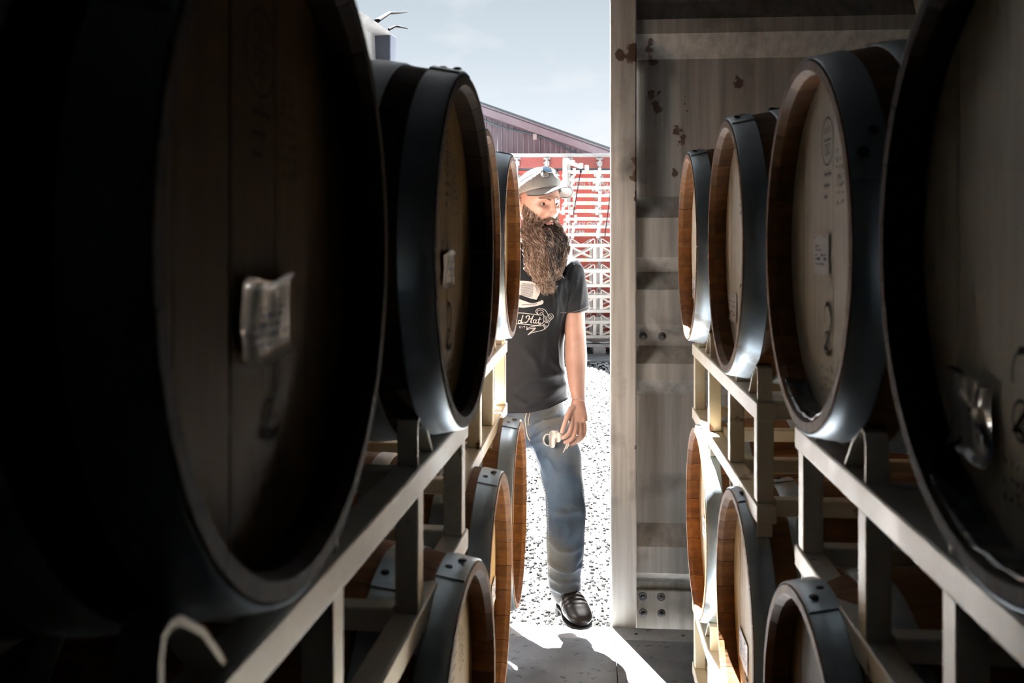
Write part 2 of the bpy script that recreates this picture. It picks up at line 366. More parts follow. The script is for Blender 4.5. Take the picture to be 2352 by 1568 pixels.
# ================================================================ BARRELS
BL, RH, RB, THK = .87, .28, .325, .025
NS, RECESS = 26, .042
def rad(x): return RB-(RB-RH)*(2*x/BL)**2
def stave_mesh():
    xs = [-BL/2, -BL/2+.012, -.39, -.34, -.27, -.18, -.09, 0, .09, .18, .27, .34, .39, BL/2-.012, BL/2]
    A = math.pi/NS; vs = []; na = 4
    for i, x in enumerate(xs):
        ro = rad(x)-(.002 if i in (0, len(xs)-1) else 0); ri = rad(x)-THK+(.009 if i in (0, len(xs)-1) else 0)
        g = .0007/ro
        for k in range(na):
            a = -A+g+(2*A-2*g)*k/(na-1); vs.append((x, math.sin(a)*ro, math.cos(a)*ro))
        for k in range(na):
            a = A-g-(2*A-2*g)*k/(na-1); vs.append((x, math.sin(a)*ri, math.cos(a)*ri))
    n = 2*na; fs = []
    for i in range(len(xs)-1):
        for k in range(n): k2 = (k+1) % n; fs.append((i*n+k, i*n+k2, (i+1)*n+k2, (i+1)*n+k))
    fs += [tuple(range(n)), tuple(range((len(xs)-1)*n, len(xs)*n))]
    mb = MB(); mb.add(vs, fs); return mb.mesh('stave', M['stave'], angle=30)
ME_STAVE = stave_mesh()
HR = rad(BL/2-RECESS)-THK-.0005
HB = [-HR, -.165, -.07, .028, .115, .18, HR]
def board_mesh(y0, y1, x0, th):
    pts = []
    for k in range(9):
        y = y0+(y1-y0)*k/8; pts.append((y, math.sqrt(max(0, HR*HR-y*y))))
    ring = [(y, z) for y, z in pts]+[(y, -z) for y, z in reversed(pts)]
    r2 = []
    for p in ring:
        if not r2 or (abs(p[0]-r2[-1][0])+abs(p[1]-r2[-1][1])) > 1e-4: r2.append(p)
    if abs(r2[0][0]-r2[-1][0])+abs(r2[0][1]-r2[-1][1]) < 1e-4: r2.pop()
    n = len(r2); mb = MB()
    mb.add([(x0, y, z) for y, z in r2]+[(x0-th, y, z) for y, z in r2],
           [tuple(range(n)), tuple(range(2*n-1, n-1, -1))]+[(i, (i+1) % n, n+(i+1) % n, n+i) for i in range(n)])
    return mb.mesh('head_board', M['oak_pale'], smooth=False)
ME_BOARD = [board_mesh(HB[i]+.0012, HB[i+1]-.0012, BL/2-RECESS-random.uniform(0, .001), .02) for i in range(6)]
mb = MB(); mb.disc((-BL/2+RECESS, 0, 0), (1, 0, 0), HR, .02, 32); ME_REAR = mb.mesh('rear_head', M['stave'])
def hoop_mesh(xa, xb, lap=True):
    mb = MB(); n = 72; th = .0028
    xs = [xa, xa+.002, (xa+xb)/2, xb-.002, xb]; of = [.0005, th, th, th, .0005]
    vs = []
    for k in range(n):
        a = 2*math.pi*k/n
        for x, o in zip(xs, of): vs.append((x, math.sin(a)*(rad(x)+o), math.cos(a)*(rad(x)+o)))
    m = len(xs); fs = []
    for k in range(n):
        k2 = (k+1) % n
        for j in range(m-1): fs.append((k*m+j, k*m+j+1, k2*m+j+1, k2*m+j))
    mb.add(vs, fs)
    vs = []; n2 = 10
    for k in range(n2+1):          # the overlapping riveted end
        a = -.17+.34*k/n2
        for x, o in zip(xs, (th, th+.0026, th+.0026, th+.0026, th)): vs.append((x, math.sin(a)*(rad(x)+o), math.cos(a)*(rad(x)+o)))
    for k in (0, n2):
        a = -.17+.34*k/n2
        for x in xs: vs.append((x, math.sin(a)*(rad(x)+.001), math.cos(a)*(rad(x)+.001)))
    fs = []
    for k in range(n2):
        for j in range(m-1): fs.append((k*m+j, k*m+j+1, (k+1)*m+j+1, (k+1)*m+j))
    b = (n2+1)*m
    for j in range(m-1):
        fs.append((j, j+1, b+j+1, b+j)); fs.append((n2*m+j, n2*m+j+1, b+m+j+1, b+m+j))
    mb.add(vs, fs)
    return mb.mesh('hoop', M['hoop'], angle=50)
HOOPS = [(BL/2-.050, BL/2-.002), (BL/2-.140, BL/2-.092), (BL/2-.305, BL/2-.262)]
HOOPS += [(-b, -a) for a, b in HOOPS]
ME_HOOP = [hoop_mesh(a, b) for a, b in HOOPS]
mb = MB(); mb.disc((0, 0, 0), (0, 0, 1), .0075, .0035, 14); ME_RIVET = mb.mesh('rivet', M['rivet'])
def ribbon(mb, pts, w, x=0):
    """flat ink stroke in the y-z plane"""
    P = [Vector((a, b)) for a, b in pts]; vs = []
    for i, p in enumerate(P):
        d = P[min(i+1, len(P)-1)]-P[max(i-1, 0)]
        if d.length < 1e-6: d = Vector((1, 0))
        d.normalize(); n = Vector((-d.y, d.x))
        ww = w[i] if hasattr(w, '__len__') else w
        for s in (1, -1): vs.append((x, p.x+s*n.x*ww/2, p.y+s*n.y*ww/2))
    mb.add(vs, [(2*i, 2*i+1, 2*i+3, 2*i+2) for i in range(len(P)-1)])
def arc(cx, cz, rx, rz, a0, a1, n=24): return [(cx+rx*math.cos(R(a0+(a1-a0)*k/n)), cz+rz*math.sin(R(a0+(a1-a0)*k/n))) for k in range(n+1)]
def stamp_meshes():
    d = {}
    mb = MB()                                    # round brand with small characters below it
    ribbon(mb, arc(0, 0, .034, .036, 0, 360, 36), .0022)
    for k in range(3): ribbon(mb, [(-.014+.014*k, .012), (-.014+.014*k, .022)], .003)
    ribbon(mb, [(-.02, .002), (.02, .002)], .0018)
    ribbon(mb, arc(-.010, -.012, .007, .008, 0, 360, 14), .0016); ribbon(mb, arc(.010, -.012, .007, .008, 0, 360, 14), .0016)
    ribbon(mb, [(0, -.004), (0, -.024)], .0016)
    for j in range(3):
        for k in range(4-j): ribbon(mb, [(-.018+.011*k, -.05-.017*j), (-.011+.011*k, -.05-.017*j)], .0035)
        for k in range(4-j): ribbon(mb, [(-.018+.011*k, -.055-.017*j), (-.018+.011*k, -.044-.017*j)], .0016)
    d['brand'] = mb
    mb = MB()                                    # the big looped figure 2
    p = arc(0, .016, .021, .022, 200, -20, 20)+[(.012, -.004), (-.004, -.02), (-.02, -.034), (-.006, -.03), (.008, -.038), (.024, -.03)]
    ribbon(mb, p, [.0025]*8+[.007]*10+[.006]*(len(p)-18)); ribbon(mb, arc(-.004, -.022, .016, .017, 60, 380, 22), .003)
    d['numeral'] = mb
    mb = MB()                                    # rows of faded lettering low on the head
    rnd = random.Random(3)
    for j in range(3):
        for k in range(7-j):
            y = -.04+.0125*k; z = -.016*j
            for s in range(3):
                ribbon(mb, [(y+rnd.uniform(0, .009), z+rnd.uniform(-.006, .006)), (y+rnd.uniform(0, .009), z+rnd.uniform(-.006, .006))], .0016)
    d['line'] = mb
    return {k: v.mesh('ink_stamp', M['ink'], smooth=False) for k, v in d.items()}
ME_STAMP = stamp_meshes()
def grid_sheet(w, h, amp, seed, nx=18, nz=12, th=.0006):
    rnd = random.Random(seed); mb = MB(); vs = []
    for s in (0, 1):
        for j in range(nz+1):
            for i in range(nx+1):
                y = -w/2+w*i/nx; z = -h/2+h*j/nz
                x = .002+amp*(.5+.5*noise.noise(Vector((y*45+seed, z*45, seed*.7))))+(amp*.9 if j in (0, nz) else 0)
                y += amp*.4*math.sin(z*90+seed); vs.append((x-s*th, y, z+amp*.6*math.sin(y*60+seed)))
    n = (nx+1)*(nz+1); fs = []
    for j in range(nz):
        for i in range(nx):
            a = j*(nx+1)+i; fs.append((a, a+1, a+nx+2, a+nx+1)); fs.append((n+a, n+a+nx+1, n+a+nx+2, n+a+1))
    mb.add(vs, fs); return mb
def print_bars(w, h, seed, x):
    rnd = random.Random(seed); mb = MB(); z = h/2-.012
    while z > -h/2+.008:
        y = -w/2+.008
        while y < w/2-.016:
            L = rnd.uniform(.004, .02)
            if rnd.random() < .72: ribbon(mb, [(y, z), (min(y+L, w/2-.006), z)], rnd.choice((.002, .0045, .003)), x)
            y += L+.004
        z -= rnd.choice((.006, .008, .011))
    return mb
def add_label(root, dy, dz, w, h, kind, seed, rx=0):
    X = BL/2-RECESS
    amp = {'sleeve': .0045, 'foil': .006, 'flat': .0008}[kind]
    g = grid_sheet(w, h, amp, seed)
    m = {'sleeve': M['paper'], 'foil': M['bluefoil'], 'flat': M['paperflat']}[kind]
    lb = part('head_label', g, m, root, loc=(X, dy, dz+RB), rot=(rx, 0, 0))
    lb['label'] = {'sleeve': 'crinkled clear sleeve over a white printed label', 'foil': 'crumpled blue and silver film label', 'flat': 'white label with blue print'}[kind]
    if kind != 'foil':
        pb = print_bars(w*.9, h*.8, seed, .0026+amp*1.05); part('label_print', pb, M['print'], lb, smooth=False)
    for s in (-1, 1):
        mb = MB(); mb.box((.003, -.004, -.0007), (.005, .004, .0007)); part('staple', mb, M['sill'], lb, loc=(amp, s*w*.32, h/2-.004))
def make_barrel(X, Y, zc, ang, label, head='oak_pale', labels=(), stamps=True, hoopturn=(0, 0, 0), film=False, headturn=0, group=None, detail=True, stave='stave'):
    root = thing('oak_barrel', label, 'barrel', (0, 0, 0), ang, group)
    # local +x is the head that faces the aisle
    c, s = math.cos(ang), math.sin(ang)
    root.location = (X-c*BL/2, Y-s*BL/2, zc-RB)
    rnd = random.Random(int(Y*1000)+int(zc*77)+int(X*13))
    off = rnd.uniform(0, 1)
    for k in range(NS):
        o = ob('stave', ME_STAVE, root, (0, 0, RB), ((k+off)*2*math.pi/NS, 0, 0))
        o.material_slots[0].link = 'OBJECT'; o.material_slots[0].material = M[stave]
    hd_ = []
    for me in ME_BOARD:
        o = ob('head_board', me, root, (0, 0, RB), (headturn, 0, 0))
        o.material_slots[0].link = 'OBJECT'; o.material_slots[0].material = M[head]; hd_.append(o)
    ob('rear_head', ME_REAR, root, (0, 0, RB))
    for i, me in enumerate(ME_HOOP):
        t = hoopturn[i % 3] if i < 3 else rnd.uniform(-3, 3)
        h = ob('hoop', me, root, (0, 0, RB), (t, 0, 0))
        if i < 3 or (i < 5 and detail):
            xm = (HOOPS[i][0]+HOOPS[i][1])/2
            for da in (-.055, .055):
                r = rad(xm)+.0052
                ob('rivet', ME_RIVET, h, (xm+da*.16, math.sin(da)*r, math.cos(da)*r), (-da, 0, 0))
    Xh = BL/2-RECESS+.0016
    if stamps:
        ob('ink_stamp', ME_STAMP['brand'], root, (Xh, stamps[0], RB+.16), (headturn, 0, 0))
        ob('ink_stamp', ME_STAMP['numeral'], root, (Xh, stamps[1], RB-.125))
        ob('ink_stamp', ME_STAMP['line'], root, (Xh, stamps[1], RB-.185))
        ob('ink_stamp', ME_STAMP['line'], root, (Xh, stamps[0]+.055, RB+.10), (R(90), 0, 0))
    for a in labels: add_label(root, *a)
    if film:                                     # wet shining residue caught on the lower chime
        mb = MB(); vs = []; nA, nX = 26, 6
        for i in range(nA+1):
            a = math.pi-.8+1.35*i/nA
            for j in range(nX+1):
                x = BL/2-RECESS+.002+(RECESS-.006)*j/nX; rr = HR+.0-.002-.006*noise.noise(Vector((a*9, x*70, 1)))-.003
                vs.append((x, math.sin(a)*rr, math.cos(a)*rr))
        m = nX+1; fs = [(i*m+j, i*m+j+1, (i+1)*m+j+1, (i+1)*m+j) for i in range(nA) for j in range(nX)]
        mb.add(vs, fs); f = part('residue_film', mb, M['film'], root, loc=(0, 0, RB)); f['label'] = 'dark glossy wet film on the lower rim'
        f.modifiers.new('solid', 'SOLIDIFY').thickness = .001
    return root
LN = R(2.3); LF = R(.6); RN = math.pi; RF = math.pi-R(.3)
def leftX(Y): return -.2185+.040*(Y-.755) if Y < 1.9 else -.2346+.010*(Y-2.245)
def rightX(Y): return .324 if Y < 1.9 else .3036-.005*(Y-2.13)
ZU, ZL = H, H-.83
U = dict
YL = (.755, 1.505, 2.245, 2.905); YR = (.797, 1.46, 2.13, 2.873)
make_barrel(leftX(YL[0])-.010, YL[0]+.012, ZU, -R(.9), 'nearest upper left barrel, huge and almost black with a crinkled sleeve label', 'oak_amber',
            [(.0, -.061, .112, .070, 'sleeve', 5)], stamps=(-.01, .012), hoopturn=(.9, -1.2, 2), stave='stave_shaded')
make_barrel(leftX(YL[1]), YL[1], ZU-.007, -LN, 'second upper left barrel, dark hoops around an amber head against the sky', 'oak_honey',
            [(.02, -.03, .09, .058, 'sleeve', 8)], stamps=(.02, .03), hoopturn=(.12, -.2, 2), stave='stave_shaded')
make_barrel(leftX(YL[2]), YL[2], ZU, -LF, 'third upper left barrel, only its brown rim edge showing behind the dark one', 'oak_amber', stamps=(0, .02), hoopturn=(1.2, -.2, 2))
make_barrel(leftX(YL[3]), YL[3], ZU, -LF, 'far upper left barrel with sunlit silver hoop beside the man\'s shoulder', 'oak_yellow', stamps=(0, .02), hoopturn=(-.05, -.2, 2))
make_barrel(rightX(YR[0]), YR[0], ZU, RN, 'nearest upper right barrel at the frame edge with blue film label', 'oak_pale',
            [(.0, 0, 0, 0, 'foil', 3)][:0]+[(-.125, -.159, .10, .078, 'foil', 3)], stamps=(.03, -.02), hoopturn=(2, 1, 2), film=True, stave='stave_shaded')
make_barrel(rightX(YR[1]), YR[1], ZU, RN, 'second upper right barrel with pale head and centred white label', 'oak_pale',
            [(-.035, -.012, .088, .062, 'flat', 4)], stamps=(.0, .0), hoopturn=(-1.1, .1, 2), film=True)
make_barrel(rightX(YR[2]), YR[2], ZU, RF, 'third upper right barrel, cream head with small label low on it', 'oak_pale',
            [(-.13, -.144, .12, .066, 'flat', 6)], stamps=(.0, -.01), hoopturn=(-.25, .05, 2))
make_barrel(rightX(YR[3]), YR[3], ZU, RF, 'far upper right barrel, smallest, in front of the closed door', 'oak_pale',
            [(-.17, -.136, .09, .063, 'flat', 7)], stamps=(.0, -.01), hoopturn=(-.2, .1, 2))
o_ = .0
make_barrel(leftX(YL[0]), YL[0], ZL, -LN, 'nearest lower left barrel, in the dark below the huge barrel', 'oak_yellow', stamps=None, hoopturn=(-.1, .2, 2))
make_barrel(leftX(YL[1])+.002, YL[1]+.01, ZL+.025, -LN, 'lower left barrel cut by the bottom frame edge, two rivets on its hoop', 'oak_yellow', stamps=(.06, .06), hoopturn=(.02, .2, 2))
make_barrel(leftX(YL[2])+.03, YL[2], ZL, -LF, 'middle lower left barrel with blue grey hoop and yellow head', 'oak_yellow', [(.19, -.07, .08, .06, 'flat', 9)], stamps=None, hoopturn=(.1, .2, 2))
make_barrel(leftX(YL[3])+.022, YL[3], ZL+.005, -LF, 'far lower left barrel against the man\'s jeans', 'oak_yellow', stamps=None, hoopturn=(.1, .2, 2))
make_barrel(rightX(YR[0]), YR[0], ZL, RN, 'nearest lower right barrel, hidden in shadow below the frame edge', 'oak_pale', stamps=None, hoopturn=(-.1, .2, 2))
make_barrel(rightX(YR[1])-.005, YR[1], ZL+.02, RN, 'lower right barrel at the bottom edge, blotched grey hoop over a shadowed head', 'oak_amber', stamps=(.05, .05), hoopturn=(-.06, .2, 2))
make_barrel(rightX(YR[2])+.02, YR[2], ZL, RF, 'middle lower right barrel, orange rim and a sun stripe on its head', 'oak_yellow', [(-.1, -.113, .12, .07, 'flat', 10)], stamps=(-.02, -.06), hoopturn=(-.06, .2, 2))
make_barrel(rightX(YR[3])+.026, YR[3], ZL, RF, 'far lower right barrel with bright silver hoop on the floor rack', 'oak_yellow', [(-.1, -.05, .09, .063, 'flat', 12)], stamps=None, hoopturn=(-.06, .2, 2))

# ================================================================ RACKS
RT, RBm = .315, .56     # below the barrel axis: top of the top rail, bottom of the bottom rail
BASE = .60
RD = .56                # distance between the two side frames
def make_rack_parts(root, ylist, m, nstrip=.185, half=None, cross=True, tape=False):
    """root sits on the aisle side frame line at the rack's base; local x runs towards the wall, y along the row"""
    zt = BASE-RT; zb = BASE-RBm
    y0 = min(ylist)-nstrip-.03; y1 = max(ylist)+nstrip+.03
    for x in (0, RD):
        mb = MB(); mb.box((x, y0, zt-.038), (x+.04, y1, zt)); part('top_rail', mb, m, root, bevel=.003)
        mb = MB(); mb.box((x, y0, zb), (x+.04, y1, zb+.038)); part('bottom_rail', mb, m, root, bevel=.003)
        for yc in ylist:
            for s in (-1, 1):
                yp = yc+s*nstrip; top = BASE-.247; bot = .0
                path = [(yc+s*.085, zt+.002), (yc+s*.125, zt+.044), (yp-s*.026, top-.002), (yp-s*.014, top-.0005), (yp-s*.004, top-.004), (yp, top-.018), (yp, zt)]
                mb = MB(); mb.strip(path, x+.006, x+.036, .006); part('cradle', mb, m, root)
                mb = MB(); mb.box((x+.003, yp-.014*(s > 0)-.004*(s < 0)-.010, zb+.038), (x+.037, yp+.004*(s > 0)+.014*(s < 0)+.010, zt-.038)); part('post', mb, m, root, bevel=.003)
                path = [(yc+s*.122, zb-.001), (yc+s*.146, zb-.019), (yp-s*.024, bot+.010), (yp-s*.012, bot+.003), (yp-s*.003, bot+.008), (yp, bot+.022), (yp, zb)]
                mb = MB(); mb.strip(path, x+.006, x+.036, .006); part('foot_cradle', mb, m, root)
    if cross:
        for yc in ylist:
            for s in (-1, 1):
                for z in (zt-.036, zb+.012):
                    mb = MB(); mb.box((.04, yc+s*nstrip-.018, z), (RD, yc+s*nstrip+.018, z+.034)); part('cross_tube', mb, m, root, bevel=.003)
def make_rack(side, ys, zc, label, m):
    yc = sum(ys)/2+.01; sgn = -1 if side == 'left' else 1
    x = (leftX(yc) if side == 'left' else rightX(yc))+sgn*.04
    if side == 'left': ang = math.pi+(-LN if yc < 1.9 else -LF)
    else: ang = 0
    if side == 'left': xl = leftX
    root = thing('barrel_rack', label, 'rack', (x, yc, zc-BASE), ang)
    make_rack_parts(root, [(-1 if side == 'left' else 1)*(y+.01-yc) for y in ys], m)
    return root
make_rack('left', YL[:2], ZU, 'near left upper steel rack with its long rail slanting through the foreground', M['galv'])
make_rack('left', YL[2:], ZU, 'far left upper rack in cream paint beside the man\'s waist', M['cream'])
make_rack('right', YR[:2], ZU, 'near right upper steel rack, galvanised rails falling to the lower corner', M['galv'])
make_rack('right', YR[2:], ZU, 'far right upper cream rack in front of the closed door', M['cream'])
make_rack('left', YL[:2], ZL, 'near left floor rack, hidden in the dark below the frame edge', M['galv'])
make_rack('left', YL[2:], ZL, 'far left floor rack, its last post standing by the sunlit floor', M['galv'])
make_rack('right', YR[:2], ZL, 'near right floor rack, hidden in the dark below the frame edge', M['galv'])
make_rack('right', YR[2:], ZL, 'far right floor rack, rusty cream frame below the silver hoop', M['cream'])

# ================================================================ THE YARD
GY0 = DY-.0
def gh(x, y): return GZ+.012*noise.noise(Vector((x*1.3, y*1.3, 0)))+.02*noise.noise(Vector((x*.3, y*.3, 5)))
mb = MB(); nx, ny = 60, 90; vs = []
for j in range(ny+1):
    y = DY-.02+.02*j+ (j/ny)**3*60
    for i in range(nx+1):
        u = (i/nx*2-1); x = 1.+ (u*3+u**3*34); vs.append((x, y, gh(x, y) if j else GZ))
mb.add(vs, [(j*(nx+1)+i, j*(nx+1)+i+1, (j+1)*(nx+1)+i+1, (j+1)*(nx+1)+i) for j in range(ny) for i in range(nx)])
gr = part('ground', mb, M['gravelbase']); struct(gr)
# loose stones
rnd = random.Random(11); mb = MB(); T = (1+5**.5)/2
ico = [Vector(p).normalized() for p in ((-1,T,0),(1,T,0),(-1,-T,0),(1,-T,0),(0,-1,T),(0,1,T),(0,-1,-T),(0,1,-T),(T,0,-1),(T,0,1),(-T,0,-1),(-T,0,1))]
icf = [(0,11,5),(0,5,1),(0,1,7),(0,7,10),(0,10,11),(1,5,9),(5,11,4),(11,10,2),(10,7,6),(7,1,8),(3,9,4),(3,4,2),(3,2,6),(3,6,8),(3,8,9),(4,9,5),(2,4,11),(6,2,10),(8,6,7),(9,8,1)]
def stone(mb, c, r, rnd, fl=.6, mi=0):
    a = rnd.uniform(0, 6.3); ca, sa = math.cos(a), math.sin(a); sx = r*rnd.uniform(.7, 1.3); sy = r*rnd.uniform(.6, 1.1); sz = r*fl
    vs = []
    for v in ico:
        k = rnd.uniform(.8, 1.15); x, y, z = v.x*sx*k, v.y*sy*k, v.z*sz*k
        vs.append((c[0]+x*ca-y*sa, c[1]+x*sa+y*ca, c[2]+z))
    mb.add(vs, icf, mi)
n_st = 0
while n_st < 21000:
    Y = 3.6+9.0*rnd.random()**1.35; X = rnd.uniform(-.35, 1.6)*(.25+Y*.11)+.02
    p = W(X, Y)
    if p.y < DY+.03: continue
    r = rnd.uniform(.004, .012)*(1+.07*(Y-3.5)); stone(mb, (p.x, p.y, gh(p.x, p.y)+r*.25), r*(1 if rnd.random() < .7 else 1.0), rnd, .6, 1 if rnd.random() < .62 else 0); n_st += 1
st = part('gravel', mb, [M['pebble'], M['pebbledark']], gr, smooth=False); st['kind'] = 'stuff'
def bigstone(px, py, r, lab, m='brownstone', fl=.35):
    Y = 2155*(H-GZ)/(py-HZ); p = W((px-1176)/F*Y, Y, 0); mb = MB(); rn = random.Random(px)
    stone(mb, (0, 0, r*fl), r, rn, fl)
    o = part('stone', mb, M[m], smooth=False); o.location = (p.x, p.y, gh(p.x, p.y)); tag(o, lab, 'stone')
bigstone(1222, 1405, .019, 'flat reddish brown stone on the gravel by the lower left barrel')
bigstone(1390, 1160, .022, 'dark brown stone on the gravel beside the door post at knee height')
bigstone(1397, 1354, .020, 'rounded brown stone on the gravel nearest the foot of the door post')
bigstone(1388, 1377, .014, 'small pale stone on the gravel just right of the boot', 'pebble')
mb = MB(); rn = random.Random(5)
for k in range(60):
    X = rn.uniform(.0, .42); Y = DY+rn.uniform(.10, .3); p = W(X, Y)
    if p.y < DY+.02: continue
    for j in range(4):
        a = rn.uniform(0, 6.3); q = Vector((p.x, p.y, gh(p.x, p.y))); e = q+Vector((math.cos(a)*.008, math.sin(a)*.008, rn.uniform(.008, .02)))
        mb.bar(q, e, .0025, .0008)
w_ = part('weed_sprigs', mb, M['weed'], gr); w_['kind'] = 'stuff'

def YO(name, label, cat, X, Y, z=GZ, group=None, rz=0): return thing(name, label, cat, W(X, Y, z), TH+rz, group)
# concrete strip
o = YO('concrete_pad', 'pale concrete strip under the outdoor rack stack at the gravel edge', 'pad', 1.2, 13.2)
mb = MB(); mb.box((-5, -.75, -.05), (5, .6, .035)); part('slab', mb, M['concrete'], o, bevel=.01)

# red shipping container, doors towards us
CX, CY = .675, 13.9
rc = YO('shipping_container', 'red shipping container with white lock rods standing behind the cream racks', 'container', CX, CY)
HC, CW = 2.90, 2.44
mb = MB(); mb.box((-CW/2, .06, .10), (CW/2, 6.0, HC-.04)); part('body', mb, M['red'], rc)
mb = MB()
for s in (-1, 1): mb.box((s*CW/2-.06*(s > 0)-.0, -.02, .0), (s*CW/2+.06*(s < 0), .10, HC))
part('corner_post', mb, M['red'], rc, bevel=.005)
mb = MB(); mb.box((-CW/2+.06, -.02, HC-.20), (CW/2-.06, .08, HC-.035)); part('header_beam', mb, M['redcap'], rc, bevel=.004)
mb = MB(); mb.box((-CW/2-.01, -.04, HC-.035), (CW/2+.01, .5, HC+.01)); part('roof_edge', mb, M['white'], rc, bevel=.003)
mb = MB(); mb.box((-CW/2+.06, -.02, .0), (CW/2-.06, .08, .14)); part('sill_beam', mb, M['red'], rc, bevel=.004)
for s in (-1, 1):
    x0, x1 = sorted((s*.006, s*(CW/2-.065)))
    mb = MB(); mb.box((x0, -.005, .15), (x1, .05, HC-.235)); 
    leaf = part('door_leaf', mb, M['red'], rc, bevel=.004)
    mb = MB(); mb.box((x0-.0, .012, HC-.235), (x1, .05, HC-.20)); mb.box((s*.0-.012, -.008, .15), (.012, .0, HC-.235)); part('seal', mb, M['navy'], leaf)
    for bx in ((.16, .60) if s < 0 else (.17, .62)):
        x = s*bx
        mb = MB(); mb.tube([(x, -.06, .08), (x, -.06, HC-.06)], .018, 10); rod = part('lock_rod', mb, M['white'], rc)
        mb = MB(); mb.box((x-.055, -.035, HC-.44), (x+.055, -.006, HC-.30)); mb.box((x-.03, -.075, HC-.40), (x+.03, -.035, HC-.33)); part('rod_guide', mb, M['white'], rod, bevel=.004)
        mb = MB(); mb.box((x-.05, -.05, HC-.075), (x+.05, -.02, HC-.045)); mb.box((x-.035, -.075, HC-.17), (x+.035, -.02, HC-.10)); mb.box((x-.05, -.05, HC-.135), (x-.03, -.02, HC-.115)); part('cam_end', mb, M['white'], rod, bevel=.003)
for s_, px, py, hpx in (('22G1', 1396, 443, 13), ('MAX.GW.', 1345, 515, 9.5), ('TARE', 1328, 534, 8.5), ('NET', 1330, 580, 10), ('30 480 KG', 1397, 515, 8)):
    me = text_mesh(s_, hpx/F*CY*1.35, M['letter'], ext=.001, bold=.004)
    o = ob('lettering', me, rc, ((px-1176)/F*(CY)-CX, -.0075, (H-GZ)-(py-HZ)/F*CY), (R(90), 0, 0))
me = text_mesh('CAUTION  9 FT 6 IN HIGH', .075, M['letter'], ext=.001)
ob('lettering', me, rc, ((1360-1176)/F*CY-CX, -.0075, (H-GZ)-(423-HZ)/F*CY), (R(90), 0, 0))

# stack of cream steel racks
SX, SY = .70, 12.95
def stacked_rack(z, i, dx=0, L=1.75):
    r = YO('nested_rack', 'x', 'rack', SX+dx, SY, z, 'nested cream racks stacked before the red container')
    mb = MB(); mb.box((0, 0, .03), (L, .04, .072)); part('front_rail', mb, M['outrack'], r, bevel=.004)
    for x in (.0, .465, L-.05):
        mb = MB(); mb.box((x, .04, .035), (x+.045, .70, .070)); part('cross_bar', mb, M['outrack'], r, bevel=.004)
    for x in (.0, .115, .465, L-.05):
        mb = MB(); mb.box((x, .004, .0), (x+.04, .036, .031)); part('spacer', mb, M['outrack'], r)
        mb = MB(); mb.box((x, .004, .0715), (x+.04, .036, .107)); part('spacer', mb, M['outrack'], r)
    return r
zt0 = H-(548-HZ)/F*SY   # top of the full height racks
names = ['topmost', 'second from the top', 'third from the top', 'fourth from the top', 'fifth from the top', 'sixth from the top', 'seventh from the top', 'eighth from the top', 'lowest']
for k in range(9):
    r = stacked_rack(zt0+.006+.1078*k, k, random.uniform(-.012, .012)+.016*(k % 3))
    r['label'] = 'flat cream rack outdoors, %s of the nine nested before the container' % names[8-k]
topz = zt0+.006+.1078*9
r = YO('rack_upright', 'tall cream rack upright with knobs on the left end of the outdoor stack', 'upright', SX+.03, SY-.055, zt0+.0)
mb = MB(); mb.box((-.03, 0, .55), (.035, .05, topz-zt0+.13)); part('post', mb, M['outrack'], r, bevel=.01)
mb = MB(); mb.bar((0, .025, topz-zt0+.10), (.22, .025, topz-zt0+.01), .04, .05); part('brace', mb, M['outrack'], r, bevel=.008)
for x, z in ((.11, .10), (.22, .06), (.30, .035)):
    mb = MB(); mb.box((x-.03, 0, topz-zt0+z-.07), (x+.03, .05, topz-zt0+z)); part('knob', mb, M['outrack'], r, bevel=.014)
# taller racks below, braced
lower_lab = ['just under the nested racks', 'second of the tall braced ones', 'third of the tall braced ones', 'lowest, right above the wrapped load']
RHt = .352
base_z = None
for k in range(4):
    z = zt0-RHt*(k+1)-.002*k
    r = YO('barrel_rack', 'cream barrel rack with diagonal braces outdoors, '+lower_lab[k], 'rack', SX-.02, SY+.03, z, 'cream barrel racks stacked outdoors', 0)
    rr = bpy.data.objects.new('tmp', None)
    for y in (0, .62):
        mb = MB(); mb.box((0, y, .235), (1.75, y+.04, .285)); part('top_rail', mb, M['outrack'], r, bevel=.004)
        mb = MB(); mb.box((0, y, .035), (1.75, y+.04, .08)); part('bottom_rail', mb, M['outrack'], r, bevel=.004)
        for xc in (.30, .72, 1.14):
            for s in (-1, 1):
                xp = xc+s*.165
                path = [(xc+s*.05, .285), (xp-s*.03, .34), (xp-s*.012, .349), (xp, .34), (xp, .285)]
                mb = MB(); mb.strip(path, y+.004, y+.036, .012, axis='y'); part('cradle', mb, M['outrack'], r)
                mb = MB(); mb.box((xp-.022, y+.004, .08), (xp+.022, y+.036, .235)); part('post', mb, M['outrack'], r, bevel=.003)
            mb = MB(); mb.bar((xc-.14, y+.02, .085), (xc+.14, y+.02, .23), .012, .022); part('brace', mb, M['outrack'], r)
            mb = MB(); mb.bar((xc+.14, y+.03, .085), (xc-.14, y+.03, .23), .012, .022); part('brace', mb, M['outrack'], r)
        for x in (.02, 1.69):
            mb = MB(); mb.box((x, y+.003, .0), (x+.04, y+.037, .035)); mb.box((x, y+.003, .285), (x+.04, y+.037, RHt)); part('foot', mb, M['outrack'], r)
    for x in (0, 1.71):
        for z_ in (.04, .24): mb = MB(); mb.box((x, .04, z_), (x+.04, .62, z_+.04)); part('cross_tube', mb, M['outrack'], r)
    base_z = z
